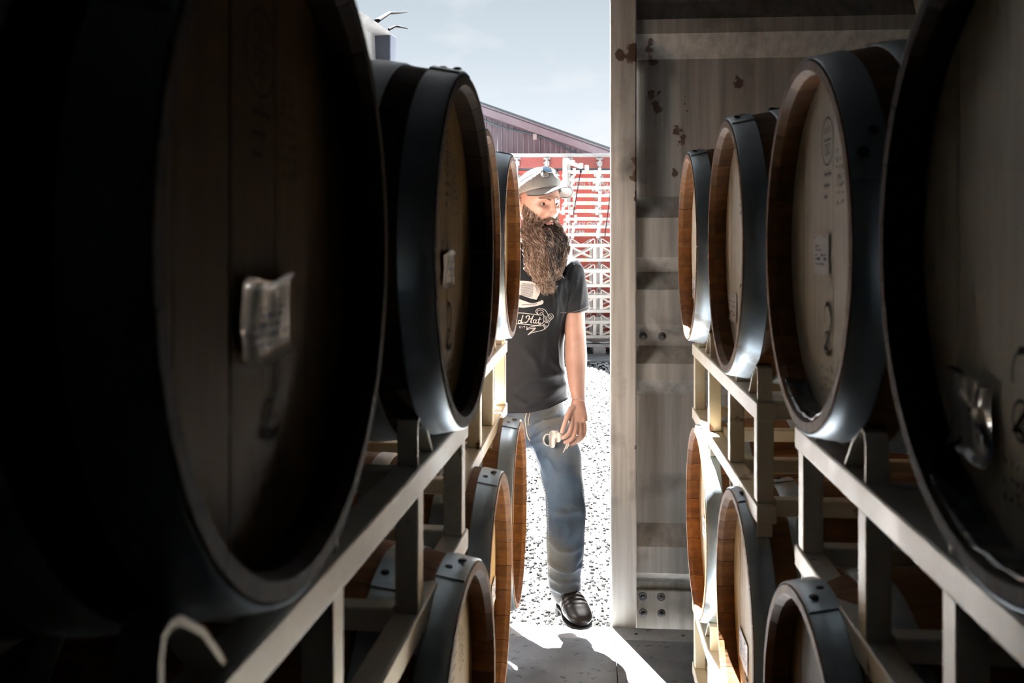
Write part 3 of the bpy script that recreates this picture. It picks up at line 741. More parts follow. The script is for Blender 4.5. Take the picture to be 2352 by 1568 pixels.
# wrapped load under them, on a pallet
pz = GZ+.036
r = YO('pallet', 'weathered grey wooden pallet under the outdoor stack', 'pallet', SX-.02, SY-.05, pz)
for x in (0, .42, .86, 1.3):
    for y in (0, .36, .70):
        mb = MB(); mb.box((x+.02, y, .022), (x+.19, y+.10, .12)); part('block', mb, M['pallet'], r, bevel=.004)
for k in range(7): mb = MB(); mb.box((0, .0+k*.118, .142), (1.6, .09+k*.118, .162)); part('deck_board', mb, M['pallet'], r, bevel=.002)
for y in (0, .36, .70): mb = MB(); mb.box((0, y, .121), (1.6, y+.10, .141)); part('stringer', mb, M['pallet'], r); mb = MB(); mb.box((0, y, .0), (1.6, y+.10, .021)); part('stringer', mb, M['pallet'], r)
def crumple(name, label, X, Y, z0, sx, sy, sz, seed):
    r = YO(name, label, 'bundle', X, Y, z0); mb = MB(); n = 14; vs = []; fs = []
    bm = bmesh.new(); bmesh.ops.create_cube(bm, size=1); bmesh.ops.subdivide_edges(bm, edges=bm.edges, cuts=13, use_grid_fill=True)
    for v in bm.verts:
        q = Vector((v.co.x*sx, v.co.y*sy, v.co.z*sz)); nn = Vector((v.co.x, v.co.y, v.co.z)).normalized()
        e = .055*noise.noise(q*5+Vector((seed, 0, 0)))+.025*noise.noise(q*14)-.055
        v.co = q+nn*e; v.co.z += sz/2
        v.co.z = min(max(v.co.z, .0), sz)
    me = bpy.data.meshes.new('bundle'); bm.to_mesh(me); bm.free(); me.materials.append(M['wrap'])
    for p in me.polygons: p.use_smooth = True
    ob('film_wrapping', me, r)
crumple('wrapped_bundle', 'low white film wrapped bundle on the weathered pallet', SX+.78, SY+.33, pz+.163, 1.6, .7, base_z-pz-.165, 1)
crumple('wrapped_load', 'tall white film wrapped load seen through the braced racks', SX+1.0, SY+.36+0, base_z+.30, 1.0, .45, .01+RHt*3-.4, 4) if False else None
for i, (a, b) in enumerate((((1334, 392), (1317, 492)), ((1408, 396), (1389, 545)))):
    y = SY-.02; pa = ((a[0]-1176)/F*y, (H)-(a[1]-HZ)/F*y); pb = ((b[0]-1176)/F*y, (H)-(b[1]-HZ)/F*y)
    o = YO('strap', 'black strap hanging down the outdoor racks, '+('left of the two' if i == 0 else 'right, beside the door post'), 'strap', pb[0], y, pb[1])
    mb = MB(); mb.bar((0, 0, 0), (pa[0]-pb[0], 0, pa[1]-pb[1]), .012, .004, up=(0, 1, 0))
    mb.box((pa[0]-pb[0]-.014, -.004, pa[1]-pb[1]-.03), (pa[0]-pb[0]+.014, .008, pa[1]-pb[1]+.01)); part('webbing', mb, M['strap'], o)

# lilac grey shed behind
BY = 20.0
sh = YO('shed', 'lilac grey sheet metal shed with sloping roof line beyond the red container', 'building', 0, BY)
def zr(px): return H-GZ-((235+(px-1090)*.3531)-HZ)/F*BY
def Xr(px): return (px-1176)/F*BY
pl, pr = 250, 1480
def roofz(X): px = 1176+X*F/BY; return zr(px)
x = Xr(pl); pw = .92; i = 0
while x < Xr(pr):
    x1 = min(x+pw, Xr(pr)); n = 8; prof = []
    for k in range(n):
        a = x+(x1-x)*k/n; w_ = (x1-x)/n; prof += [(a+.01, 0), (a+w_*.55, 0), (a+w_*.68, -.03), (a+w_*.88, -.03)]
    prof.append((x1-.004, 0)); vs = []
    for a, d in prof: vs.append((a, d+.02, 0)); vs.append((a, d+.02, roofz(a)-.22))
    mb = MB(); mb.add(vs, [(2*j, 2*j+2, 2*j+3, 2*j+1) for j in range(len(prof)-1)]); part('wall_sheet', mb, M['purple'], sh, smooth=False)
    x = x1; i += 1
mb = MB(); mb.box((Xr(pl), .06, 0), (Xr(pr), 14, roofz(Xr(pr))-.3)); part('body', mb, M['purple'], sh)
A, B = Xr(pl), Xr(pr)
mb = MB(); mb.bar((A, -.12, roofz(A)-.12), (B, -.12, roofz(B)-.12), .30, .20); part('rake_board', mb, M['rooftrim'], sh)
for k, (dz, th, m) in enumerate(((.0, .035, 'teal'), (-.035, .022, 'rooftrim'), (-.065, .022, 'teal'))):
    mb = MB(); mb.bar((A, -.28+.02*k, roofz(A)+dz), (B, -.28+.02*k, roofz(B)+dz), .06, th); part('flashing', mb, M[m], sh)
mb = MB(); vs = [(A, -.27, roofz(A)), (B, -.27, roofz(B)), (B, 14, roofz(B)), (A, 14, roofz(A)), (A, -.27, roofz(A)-.05), (B, -.27, roofz(B)-.05), (B, 14, roofz(B)-.05), (A, 14, roofz(A)-.05)]
mb.add(vs, [(0,1,2,3),(7,6,5,4),(0,4,5,1),(1,5,6,2),(2,6,7,3),(3,7,4,0)]); part('roof', mb, M['rooftrim'], sh)
mb = MB(); pts = []
for k in range(25):
    px = 1090+(1400-1090)*k/24; X = Xr(px); sag = -.29-.05*math.sin(k/24*math.pi*3)-.02*k/24
    pts.append((X, -.14, roofz(X)+sag))
mb.tube(pts, .022, 8); part('cable', mb, M['teal'], sh)
mb = MB(); X = Xr(1228); mb.box((X-.04, -.2, roofz(X)-.36), (X+.04, -.12, roofz(X)-.24)); part('cable_clip', mb, M['white'], sh)

# ================================================================ THE MAN
MX, MY = .04, 3.80
person = thing('person', 'bearded man in cap, dark T-shirt and faded jeans stepping in at the container sill', 'person', W(MX, MY, GZ), TH)
def P(px, py, Y): return Vector(((px-1176)/F*Y, Y, H-(py-HZ)/F*Y))
def pm(px, Y): return px/F*Y
def loc_(v): return Vector((v[0]-MX, v[1]-MY, v[2]-GZ))
M['skin'] = mat('fair skin', (0.3145, 0.1700, 0.1275), (0.3995, 0.2380, 0.1870), 9, .45, bump=.0006, bscale=120)
M['skin'].node_tree.nodes['Principled BSDF'].inputs['Subsurface Weight'].default_value = .08
M['skin'].node_tree.nodes['Principled BSDF'].inputs['Subsurface Radius'].default_value = (.01, .004, .002)
M['shirt'] = mat('washed black cotton', (0.0029, 0.0039, 0.0059), (0.0053, 0.0068, 0.0098), 14, .65, spec=.22, bump=.0006, bscale=90)
M['jeans'] = mat('faded denim', (0.0068, 0.0221, 0.0510), (0.0467, 0.0808, 0.1190), 6, .75, bump=.0007, bscale=120, stretch=(1.2, 1.2, .8), c3=(.095, .092, .08), s3=3.6, t3=(.46, .66))
M['stitch'] = mat('tan stitching', (0.4250, 0.3570, 0.2550), rough=.7)
M['boot'] = mat('dark brown leather', (0.0102, 0.0068, 0.0064), (0.0221, 0.0153, 0.0140), 9, .38, bump=.0015, rough2=.45, coat=.25)
M['mass'] = mat('dark brown beard mass', (.012, .007, .005), (.025, .014, .009), 30, .95, spec=.1)  # dark brown base under the beard strands
M['sole'] = mat('black boot sole', (.018, .016, .016), rough=.6)
M['hair1'] = mat('brown beard hair', (.10, .05, .03), (.17, .095, .06), 30, .45)
M['hair2'] = mat('dark beard hair', (.010, .006, .005), (.025, .015, .010), 30, .5)
M['hair3'] = mat('tan beard hair', (.30, .225, .165), (.46, .37, .29), 30, .4)
M['cap'] = mat('pale grey cap cloth', (0.1615, 0.1598, 0.1555), (0.2210, 0.2185, 0.2125), 9, .75, bump=.0008, bscale=80)
M['mesh'] = mat('grey cap mesh', (0.1445, 0.1360, 0.1275), (0.2380, 0.2295, 0.2210), 120, .8, bump=.0015, bscale=160)
M['visor'] = mat('dark visor edge', (.012, .018, .021), rough=.7)
M['lens'] = mat('mirrored blue lens', (.008, .016, .026), rough=.08, spec=.9, coat=1)
M['print_white'] = mat('white shirt print', (0.3400, 0.3357, 0.3315), rough=.7)
M['eye'] = mat('eye white', (.40, .36, .34), rough=.15)
M['iris'] = mat('dark iris', (.035, .022, .015), rough=.1)
M['lip'] = mat('lip', (.50, .22, .18), rough=.4)
M['rag'] = mat('off white cotton rag', (0.3740, 0.3570, 0.3315), (0.4420, 0.4250, 0.3995), 20, .85, bump=.002)

def ring(c, ax, side, rx, ry, n=28, ex=2.2):
    """superellipse section; side is the rx direction"""
    ax = Vector(ax).normalized(); s = Vector(side); s = (s-ax*s.dot(ax)).normalized(); t = ax.cross(s); o = []
    for k in range(n):
        a = 2*math.pi*k/n; ca, sa = math.cos(a), math.sin(a)
        o.append(Vector(c)+s*(math.copysign(abs(ca)**(2/ex), ca)*rx)+t*(math.copysign(abs(sa)**(2/ex), sa)*ry))
    return o
def loft(mb, secs, n=28, ex=2.2, side=(1, 0, 0)):
    C = [Vector(s[0]) for s in secs]; vs = []
    # catmull-rom refinement
    pts = []; R1 = []; R2 = []
    for i in range(len(C)-1):
        p0, p1, p2, p3 = C[max(i-1, 0)], C[i], C[i+1], C[min(i+2, len(C)-1)]
        r = [secs[j][1:] for j in (max(i-1, 0), i, i+1, min(i+2, len(C)-1))]
        for k in range(4):
            t = k/4; f = lambda a, b, c, d: .5*((2*b)+(-a+c)*t+(2*a-5*b+4*c-d)*t*t+(-a+3*b-3*c+d)*t**3)
            pts.append(Vector([f(p0[q], p1[q], p2[q], p3[q]) for q in range(3)]))
            R1.append(f(r[0][0], r[1][0], r[2][0], r[3][0])); R2.append(f(r[0][1], r[1][1], r[2][1], r[3][1]))
    pts.append(C[-1]); R1.append(secs[-1][1]); R2.append(secs[-1][2])
    for i, p in enumerate(pts):
        ax = pts[min(i+1, len(pts)-1)]-pts[max(i-1, 0)]
        vs += ring(p, ax, side, max(R1[i], .001), max(R2[i], .001), n, ex)
    fs = [(i*n+k, i*n+(k+1) % n, (i+1)*n+(k+1) % n, (i+1)*n+k) for i in range(len(pts)-1) for k in range(n)]
    fs += [tuple(range(n-1, -1, -1)), tuple(range((len(pts)-1)*n, len(pts)*n))]
    mb.add(vs, fs)
def remesh(mb, voxel, smooth=6, fac=.5, name='body'):
    me = bpy.data.meshes.new(name); me.from_pydata([tuple(loc_(v)) for v in mb.v], [], mb.f)
    bm = bmesh.new(); bm.from_mesh(me); bmesh.ops.recalc_face_normals(bm, faces=bm.faces); bm.to_mesh(me); bm.free()
    o = bpy.data.objects.new(name, me); COL.objects.link(o)
    m = o.modifiers.new('r', 'REMESH'); m.mode = 'VOXEL'; m.voxel_size = voxel; m.use_smooth_shade = True
    if smooth: s = o.modifiers.new('s', 'SMOOTH'); s.factor = fac; s.iterations = smooth
    dg = bpy.context.evaluated_depsgraph_get(); me2 = bpy.data.meshes.new_from_object(o.evaluated_get(dg))
    bpy.data.objects.remove(o); return me2
def displace(me, fn):
    """fn(cam-frame position array, normals) -> offset arrays"""
    n = len(me.vertices); co = np.empty(n*3); me.vertices.foreach_get('co', co); co = co.reshape(-1, 3)
    no = np.empty(n*3); me.vertices.foreach_get('normal', no); no = no.reshape(-1, 3)
    c = co+np.array([MX, MY, GZ]); c2 = fn(c, no); me.vertices.foreach_set('co', (c2-np.array([MX, MY, GZ])).ravel()); me.update()
def pix(c): return 1176+c[:, 0]/c[:, 1]*F, HZ+(H-c[:, 2])/c[:, 1]*F
def folds(lines):
    """drape folds: polylines in the plane of the cloth with height and width"""
    def fn(c, no):
        x, y = pix(c); d = np.zeros(len(c))
        for pts, amp, wd in lines:
            best = np.full(len(c), 1e9); tt = np.zeros(len(c)); N = len(pts)-1
            for i in range(N):
                ax, ay = pts[i]; bx, by = pts[i+1]; L = (bx-ax)**2+(by-ay)**2
                t = np.clip(((x-ax)*(bx-ax)+(y-ay)*(by-ay))/L, 0, 1)
                q = (x-ax-t*(bx-ax))**2+(y-ay-t*(by-ay))**2; k = q < best; best = np.where(k, q, best); tt = np.where(k, (i+t)/N, tt)
            d += amp*np.exp(-best/wd**2)*(.35+.65*np.sin(np.clip(tt, 0, 1)*math.pi))
        w = np.clip(-no[:, 1]*1.6+.2, 0, 1)
        c = c.copy(); c += no*(d*w)[:, None]; return c
    return fn
def wob(amp, sc, seed=0):
    def fn(c, no):
        d = np.array([noise.noise(Vector((p[0]*sc[0]+seed, p[1]*sc[1], p[2]*sc[2]))) for p in c]); return c+no*(d*amp)[:, None]
    return fn

YB = 3.68
# --- shirt
mb = MB()
tors = [(962, 1205, 106, .122), (930, 1205, 104, .122), (890, 1203, 99, .118), (840, 1201, 96, .115), (790, 1200, 96, .116), (740, 1201, 101, .122),
        (690, 1202, 107, .128), (650, 1205, 112, .126), (622, 1209, 112, .115), (600, 1216, 98, .098), (585, 1224, 72, .08), (573, 1231, 46, .062)]
loft(mb, [(P(cx, py, YB+.0), pm(hw, YB), ry) for py, cx, hw, ry in tors], 40, 2.5)
sl = [(1286, 618, 3.69, 30, .055), (1303, 622, 3.68, 36, .062), (1312, 648, 3.67, 35, .062), (1317, 680, 3.66, 35, .060), (1320, 704, 3.66, 35, .058), (1321, 716, 3.66, 35, .057)]
loft(mb, [(P(a, b, y), pm(r, y), d) for a, b, y, r, d in sl], 24)
sl = [(1140, 622, 3.70, 30, .055), (1112, 626, 3.70, 36, .062), (1096, 655, 3.71, 35, .062), (1088, 690, 3.71, 34, .060), (1084, 722, 3.71, 33, .058)]
loft(mb, [(P(a, b, y), pm(r, y), d) for a, b, y, r, d in sl], 24)
me = remesh(mb, .0065, 5, .5, 'shirt')
def hem(c, no):
    x, y = pix(c); c = c.copy()
    hy = np.interp(x, [1100, 1215, 1260, 1310], [950, 948, 938, 914]); z = H-(hy-HZ)/F*c[:, 1]
    k = (y > hy) & (c[:, 2] < .95); c[:, 2] = np.where(k, z, c[:, 2]); return c
displace(me, wob(.006, (7, 7, 5)))
displace(me, folds([
    ([(1290, 640), (1284, 680), (1290, 720), (1278, 790), (1282, 840), (1294, 880)], .006, 4.5), ([(1272, 640), (1278, 700), (1276, 740)], .007, 5),
    ([(1296, 650), (1300, 680), (1297, 730)], .006, 4), ([(1318, 610), (1312, 640), (1304, 670), (1296, 700)], .006, 4.5), ([(1326, 625), (1322, 660), (1308, 700)], .006, 4.5),
    ([(1338, 640), (1334, 680), (1330, 706)], .005, 5), ([(1310, 600), (1300, 625), (1298, 650)], .006, 4), ([(1262, 820), (1285, 850), (1297, 862)], .007, 6),
    ([(1190, 890), (1230, 868), (1270, 862), (1295, 858)], .008, 7), ([(1180, 915), (1210, 930), (1250, 915), (1300, 888)], .007, 7), ([(1240, 905), (1275, 893), (1300, 882)], .005, 5),
    ([(1258, 760), (1256, 800), (1250, 840)], .005, 6), ([(1200, 800), (1230, 830), (1240, 860)], .004, 8), ([(1292, 860), (1300, 890), (1302, 905)], .006, 5)]))
displace(me, hem); me.materials.append(M['shirt'])
shirt = ob('shirt', me, person); shirt['label'] = 'faded black T-shirt with white print'
bvh_s = BVHTree.FromPolygons([v.co.copy() for v in me.vertices], [tuple(p.vertices) for p in me.polygons])
# sleeve seam and hem stitching
def on_shirt(px, py, lift=.0012, bv=None, fallback=3.56):
    o = Vector((0, 0, H)); d = (P(px, py, 3.6)-o).normalized()
    h = (bv or bvh_s).ray_cast(loc_(o), d)
    if h[0] is None: return loc_(P(px, py, fallback))
    return h[0]-d*lift
def shirt_poly(name, polys, m, lift=.0015, parent=None, bv=None):
    """flat print: outlines in the plane of the chest, pressed on to the cloth"""
    bm = bmesh.new()
    for pts in polys:
        vs = [bm.verts.new((a, b, 0)) for a, b in pts]
        try: bm.faces.new(vs)
        except ValueError: pass
    bmesh.ops.triangulate(bm, faces=bm.faces)
    for _ in range(2):
        es = [e for e in bm.edges if e.calc_length() > 5]
        if es: bmesh.ops.subdivide_edges(bm, edges=es, cuts=1)
        bmesh.ops.triangulate(bm, faces=[f for f in bm.faces if len(f.verts) > 3])
    for v in bm.verts: v.co = on_shirt(v.co.x, v.co.y, lift, bv)
    me = bpy.data.meshes.new(name); bm.to_mesh(me); bm.free(); me.materials.append(m)
    return ob(name, me, parent or shirt)
def stroke(pts, w):
    """a pen stroke outline of quads"""
    out = []
    P2 = [Vector(p) for p in pts]; L = []
    for i, p in enumerate(P2):
        d = P2[min(i+1, len(P2)-1)]-P2[max(i-1, 0)]
        if d.length < 1e-6: d = Vector((1, 0))
        d.normalize(); n = Vector((-d.y, d.x)); ww = (w[i] if hasattr(w, '__len__') else w)/2; L.append((p+n*ww, p-n*ww))
    for i in range(len(L)-1): out.append([tuple(L[i][0]), tuple(L[i+1][0]), tuple(L[i+1][1]), tuple(L[i][1])])
    return out
def sm(pts, k=5):
    o = []
    for i in range(len(pts)-1):
        p0, p1, p2, p3 = pts[max(i-1, 0)], pts[i], pts[i+1], pts[min(i+2, len(pts)-1)]
        for j in range(k):
            t = j/k; o.append(tuple(.5*((2*p1[q])+(-p0[q]+p2[q])*t+(2*p0[q]-5*p1[q]+4*p2[q]-p3[q])*t*t+(-p0[q]+3*p1[q]-3*p2[q]+p3[q])*t**3) for q in (0, 1)))
    o.append(pts[-1]); return o
# hat drawing
crown = sm([(1158, 655), (1172, 647), (1190, 645), (1206, 645), (1222, 647), (1234, 653), (1241, 663), (1240, 673), (1236, 681), (1232, 688)])+[(1218, 685), (1204, 680), (1190, 676), (1176, 672), (1160, 668)]
shirt_poly('hat_print', [crown], M['print_white'])
brim = sm([(1164, 676), (1185, 684), (1205, 691), (1222, 696), (1236, 693), (1243, 689), (1248, 691), (1247, 697), (1238, 701), (1222, 704), (1208, 706), (1196, 706), (1180, 703), (1164, 696)])
shirt_poly('hat_print', [brim], M['print_white'])
dk = []
for k in range(11):
    y = 654+k*2.35; dk += stroke([(1196, y), (1212, y+.8+k*.15), (1226-k*.3, y+2+k*.25)], .75)
for k in range(8): dk += stroke([(1200+k*3.2, 652+.3*k), (1203+k*3.0, 650.5+.4*k)], 1.2)
for k in range(7): dk += stroke([(1198+k*5, 700-.2*k), (1203+k*5, 699-.4*k)], 1.1)
dk += stroke(sm([(1190, 681), (1205, 687), (1222, 692), (1236, 691), (1243, 691)]), 1.6)
shirt_poly('hat_shading', dk, M['shirt'], .0022)
# banner
wl = []
wl += stroke(sm([(1176, 719), (1196, 718.5), (1212, 720), (1228, 722), (1238, 723)]), 1.5)
wl += stroke(sm([(1176, 743), (1196, 743.5), (1212, 745), (1228, 747), (1238, 746), (1246, 742), (1250, 736)]), 1.6)
wl += stroke(sm([(1238, 723), (1232, 718), (1231, 713), (1236, 709), (1245, 709), (1252, 712), (1257, 719), (1260, 725)]), 1.3)
wl += stroke(sm([(1235, 720), (1234, 715), (1238, 712), (1244, 712.5), (1249, 716)]), 1.1)
wl += stroke(sm([(1238, 723), (1245, 723), (1247, 719), (1243, 718), (1239, 721)]), 1.1)
wl += stroke(sm([(1247, 719), (1249, 726), (1248, 733), (1250, 738), (1256, 741), (1259, 737), (1262, 731)]), 1.2)
wl += stroke(sm([(1260, 725), (1263, 721), (1268, 721), (1271, 726), (1269, 731), (1265, 732), (1260, 729), (1258, 724)]), 1.3)
wl += stroke(sm([(1262, 727), (1265, 724.5), (1267.5, 727), (1265, 729), (1263, 728)]), .9)
wl += stroke(sm([(1270, 730), (1262, 738), (1260, 746), (1254, 753), (1246, 758), (1234, 761), (1222, 764), (1212, 769)]), 1.4)
wl += stroke(sm([(1212, 769), (1218, 763), (1226, 757), (1230, 753), (1220, 754), (1209, 757), (1218, 751), (1232, 748), (1244, 748), (1252, 743)]), 1.3)
wl += stroke(sm([(1222, 756), (1229, 754), (1226, 759), (1218, 764)]), 1.1)
for k in range(8): wl += stroke([(1249.5+k*.3, 724+k*1.9), (1257+k*.25, 728+k*1.8)], .6)
for k in range(7): wl += stroke([(1246+k*.6, 745+k*1.1), (1256-k*.8, 748+k*1.5)], .6)
shirt_poly('banner_print', wl, M['print_white'])
# script lettering  d Hat
lt = []
lt += stroke(sm([(1197, 737), (1192.5, 735.5), (1190.5, 738), (1191, 741.5), (1194, 742), (1197.5, 738)]), 1.9); lt += stroke(sm([(1201.5, 723.5), (1199, 731), (1197.5, 738), (1198.5, 741.5), (1202, 739.5)]), 2.1)
lt += stroke(sm([(1209, 731), (1208.5, 727.5), (1212, 725), (1216, 726), (1215, 731), (1212, 737), (1208, 740.5), (1204.5, 739.5)]), 2.1)
lt += stroke(sm([(1226, 724.5), (1223, 728), (1221, 734), (1219, 739.5), (1222, 741)]), 2.3); lt += stroke(sm([(1213, 733.5), (1218, 732), (1224, 731.5)]), 1.5)
lt += stroke(sm([(1231, 735), (1227.5, 734), (1225, 737), (1225.5, 741), (1228.5, 741.5), (1231, 738)]), 1.8); lt += stroke(sm([(1232.5, 734), (1230.5, 739), (1232, 742), (1235, 740.5)]), 1.9)
lt += stroke(sm([(1240.5, 728), (1238, 735), (1236.8, 740), (1238, 743), (1242, 741)]), 2.1); lt += stroke([(1235, 733.5), (1243.5, 732.5)], 1.4)
shirt_poly('script_lettering', lt, M['print_white'])
sm2 = []
sm2 += stroke([(1193.2, 753.5), (1193.2, 749), (1195.4, 749), (1195.4, 751), (1193.2, 751.3), (1195.9, 753.5)], .8)
sm2 += stroke([(1199, 753.5), (1199, 749)], 1.0); sm2 += stroke([(1204, 753.6), (1204, 749.4)], 1.0)+stroke([(1202, 749.2), (1206, 749.2)], 1.0)
sm2 += stroke([(1211.2, 749.9), (1209.2, 749.5), (1209, 751.4), (1211.4, 752), (1211.2, 754), (1208.8, 753.8)], .8); sm2 += stroke([(1216, 751.8), (1217.3, 751.8)], 1.2)
shirt_poly('small_lettering', sm2, M['print_white'])
# hem stitching on the sleeve
st_ = []
for i in range(24):
    t = i/24; x = 1287+66*t; y = 718-16*t**1.5+3*math.sin(t*3); st_ += stroke([(x, y), (x+1.6, y-.4)], .7)
shirt_poly('sleeve_stitching', st_, M['hair3'], .001)

# --- jeans
mb = MB()
loft(mb, [(P(1209, 905, 3.68), pm(84, 3.67), .095), (P(1210, 945, 3.68), pm(89, 3.67), .100), (P(1212, 985, 3.67), pm(94, 3.66), .112), (P(1214, 1002, 3.65), pm(88, 3.65), .10), (P(1215, 1014, 3.65), pm(60, 3.65), .07)], 32, 2.4)
legL = [(1258, 975, 3.63, 48, .092), (1270, 1010, 3.60, 52, .095), (1283, 1050, 3.54, 50, .088), (1292, 1100, 3.46, 47, .080), (1298, 1150, 3.39, 45, .074), (1300, 1195, 3.36, 44, .070),
        (1297, 1250, 3.38, 43, .068), (1296, 1300, 3.41, 41, .066), (1299, 1345, 3.43, 37, .064), (1303, 1372, 3.44, 30, .062), (1304, 1380, 3.44, 29, .061)]
loft(mb, [(P(a, b, y), pm(r, y), d) for a, b, y, r, d in legL], 28)
legR = [(1160, 975, 3.68, 44, .092), (1134, 1030, 3.70, 44, .088), (1110, 1100, 3.72, 41, .080), (1094, 1180, 3.74, 39, .072), (1084, 1260, 3.80, 37, .066), (1088, 1340, 3.88, 33, .062), (1088, 1375, 3.92, 31, .062)]
loft(mb, [(P(a, b, y), pm(r, y), d) for a, b, y, r, d in legR], 28)
me = remesh(mb, .0065, 5, .5, 'jeans')
displace(me, wob(.007, (9, 9, 6), 3)); displace(me, wob(.003, (22, 22, 16), 9))
displace(me, folds([
    ([(1218, 1012), (1240, 1000), (1262, 985)], 0.0124, 5), ([(1220, 985), (1240, 966), (1275, 945)], 0.0093, 5), ([(1222, 1020), (1250, 1018), (1275, 1030)], 0.0109, 5),
    ([(1218, 1010), (1236, 1040), (1250, 1080), (1255, 1100)], 0.0093, 4), ([(1270, 1172), (1300, 1180), (1328, 1172)], 0.0155, 8), ([(1285, 1150), (1310, 1165), (1332, 1180)], 0.0109, 6),
    ([(1262, 1240), (1285, 1262), (1312, 1266), (1334, 1256)], 0.0109, 7), ([(1254, 1285), (1275, 1300), (1300, 1312), (1335, 1300)], 0.0139, 6), ([(1258, 1320), (1290, 1338), (1330, 1335)], 0.0124, 5),
    ([(1262, 1345), (1290, 1358), (1328, 1352)], 0.0109, 4.5), ([(1330, 1090), (1334, 1140), (1340, 1180)], 0.0078, 6), ([(1335, 1270), (1322, 1290), (1312, 1312)], 0.0109, 6),
    ([(1240, 1045), (1262, 1060), (1275, 1085)], 0.0078, 5), ([(1300, 1200), (1310, 1225), (1300, 1250)], 0.0078, 8)]))
me.materials.append(M['jeans'])
jeans = ob('jeans', me, person); jeans['label'] = 'worn blue jeans with faded thigh and torn pocket'
bvh_j = BVHTree.FromPolygons([v.co.copy() for v in me.vertices], [tuple(p.vertices) for p in me.polygons])
sj = []
for i in range(46):
    t = i/46; x = np.interp(t, [0, .15, .4, .7, 1], [1224, 1238, 1257, 1260, 1262]); y = 1030+t*300; sj += stroke([(x, y), (x+.6, y+3.2)], 1.0)
for i in range(12): x = 1278+i*4.4; y = 1379-i*1.15; sj += stroke([(x, y-3), (x+2.6, y-3.8)], .9)
shirt_poly('seam_stitching', sj, M['stitch'], .001, jeans, bvh_j)
fly = stroke(sm([(1211, 945), (1206, 962), (1208, 980), (1211, 1000), (1217, 1012)]), 1.6)+stroke(sm([(1218, 945), (1214, 962), (1213, 976)]), 1.3)
shirt_poly('fly_seam', fly, M['stitch'], .0016, jeans, bvh_j)
shirt_poly('pocket_tear', [sm([(1256, 1000), (1262, 1003), (1263, 1012), (1260, 1020), (1254, 1018), (1251, 1010), (1256, 1000)], 3)[:-1]], M['visor'], .0012, jeans, bvh_j)
fr = stroke(sm([(1262, 998), (1256, 997), (1251, 1001), (1248.5, 1009), (1251, 1018), (1257, 1023), (1262, 1022)]), [1.2, 2.2, 1.4, 2.6, 1.6, 2.8, 1.8, 2.4, 3.0, 2.0, 2.4, 3.2, 2.2, 2.6, 3.4, 2.4, 2.8, 2.0, 3.0, 2.2, 2.6, 1.8, 2.2, 1.4, 2.0, 1.6, 1.2, 1.4, 1.0, 1.0, 1.0])
for i in range(7): a = 2.2+i*.35; fr += stroke([(1256+6*math.cos(a), 1010+11*math.sin(a)), (1256+11*math.cos(a+.15), 1010+15*math.sin(a+.15))], .7)
shirt_poly('frayed_threads', fr, M['rag'], .0016, jeans, bvh_j)

# --- boots
def boot(pts, sole, nm):
    mb = MB(); loft(mb, pts, 24, 2.3); me = remesh(mb, .005, 6, .5, 'boot'); displace(me, wob(.0015, (20, 20, 20), 2)); me.materials.append(M['boot'])
    b = ob('boot', me, person)
    return b
def boot_at(heel, toe, ankle, up=Vector((0, 0, 1))):
    """heel, toe: points on the sole line; builds the foot part, the shaft, the sole and the heel block"""
    heel, toe, ankle = Vector(heel), Vector(toe), Vector(ankle); d = (toe-heel); L = d.length; d.normalize(); s = d.cross(up).normalized(); u = s.cross(d)
    mb = MB(); secs = []
    for t, w, h in ((0.0, .022, .028), (.06, .033, .040), (.2, .036, .046), (.36, .038, .048), (.52, .044, .042), (.68, .049, .033), (.82, .047, .025), (.93, .037, .019), (1.0, .018, .012)):
        secs.append((heel+d*(L*t)+u*(h+.014), w, h))
    loft(mb, secs, 24, 2.5, side=tuple(s))
    top = ankle+Vector((0, 0, .05)); base = heel+d*(L*.2)+u*.06
    loft(mb, [(base-u*.02, .036, .044), (base.lerp(ankle, .5), .040, .050), (ankle, .045, .052), (top, .046, .052)], 24, 2.1, side=tuple(s))
    loft(mb, [(heel+d*(L*.34)+u*.055, .034, .040), (heel+d*(L*.50)+u*.050, .036, .032), (heel+d*(L*.66)+u*.042, .034, .022)], 20, 2.1, side=tuple(s))
    me = remesh(mb, .0045, 7, .5, 'boot')
    Lh = loc_(heel)
    def crease(c, no):
        q = (c-np.array(heel))@np.array(d)/L; k = .0022*np.sin((q-.45)*95)*np.exp(-((q-.62)/.10)**2)+.0015*np.sin(q*60)*np.exp(-((q-.3)/.1)**2); return c+no*k[:, None]
    displace(me, crease); me.materials.append(M['boot']); b = ob('boot', me, person)
    mb = MB(); outl = []
    for t, w in ((-.01, .012), (.0, .024), (.05, .034), (.2, .036), (.38, .033), (.55, .044), (.7, .052), (.84, .050), (.94, .040), (1.0, .022), (1.02, .008)): outl.append((t, w))
    ring_ = [heel+d*(L*t)+s*w for t, w in outl]+[heel+d*(L*t)-s*w for t, w in reversed(outl)]
    n = len(ring_); mb.add([loc_(p*.97+heel.lerp(toe, .5)*.03+u*.014) for p in ring_]+[loc_(p*.97+heel.lerp(toe, .5)*.03+u*.006) for p in ring_], [tuple(range(n)), tuple(range(2*n-1, n-1, -1))]+[(i, (i+1) % n, n+(i+1) % n, n+i) for i in range(n)])
    part('sole', mb, M['sole'], b)
    ring_ = [heel+d*(L*t)+s*w for t, w in outl[:4]+[(.27, .034)]]+[heel+d*(L*t)-s*w for t, w in reversed(outl[:4]+[(.27, .034)])]
    n = len(ring_); mb = MB(); mb.add([loc_(p+u*.007) for p in ring_]+[loc_(p-u*.016) for p in ring_], [tuple(range(n)), tuple(range(2*n-1, n-1, -1))]+[(i, (i+1) % n, n+(i+1) % n, n+i) for i in range(n)])
    part('boot_heel', mb, M['sole'], b)
hl = P(1287, 1400, 3.50); hl.z = .088; tt_ = P(1341, 1450, 3.262)
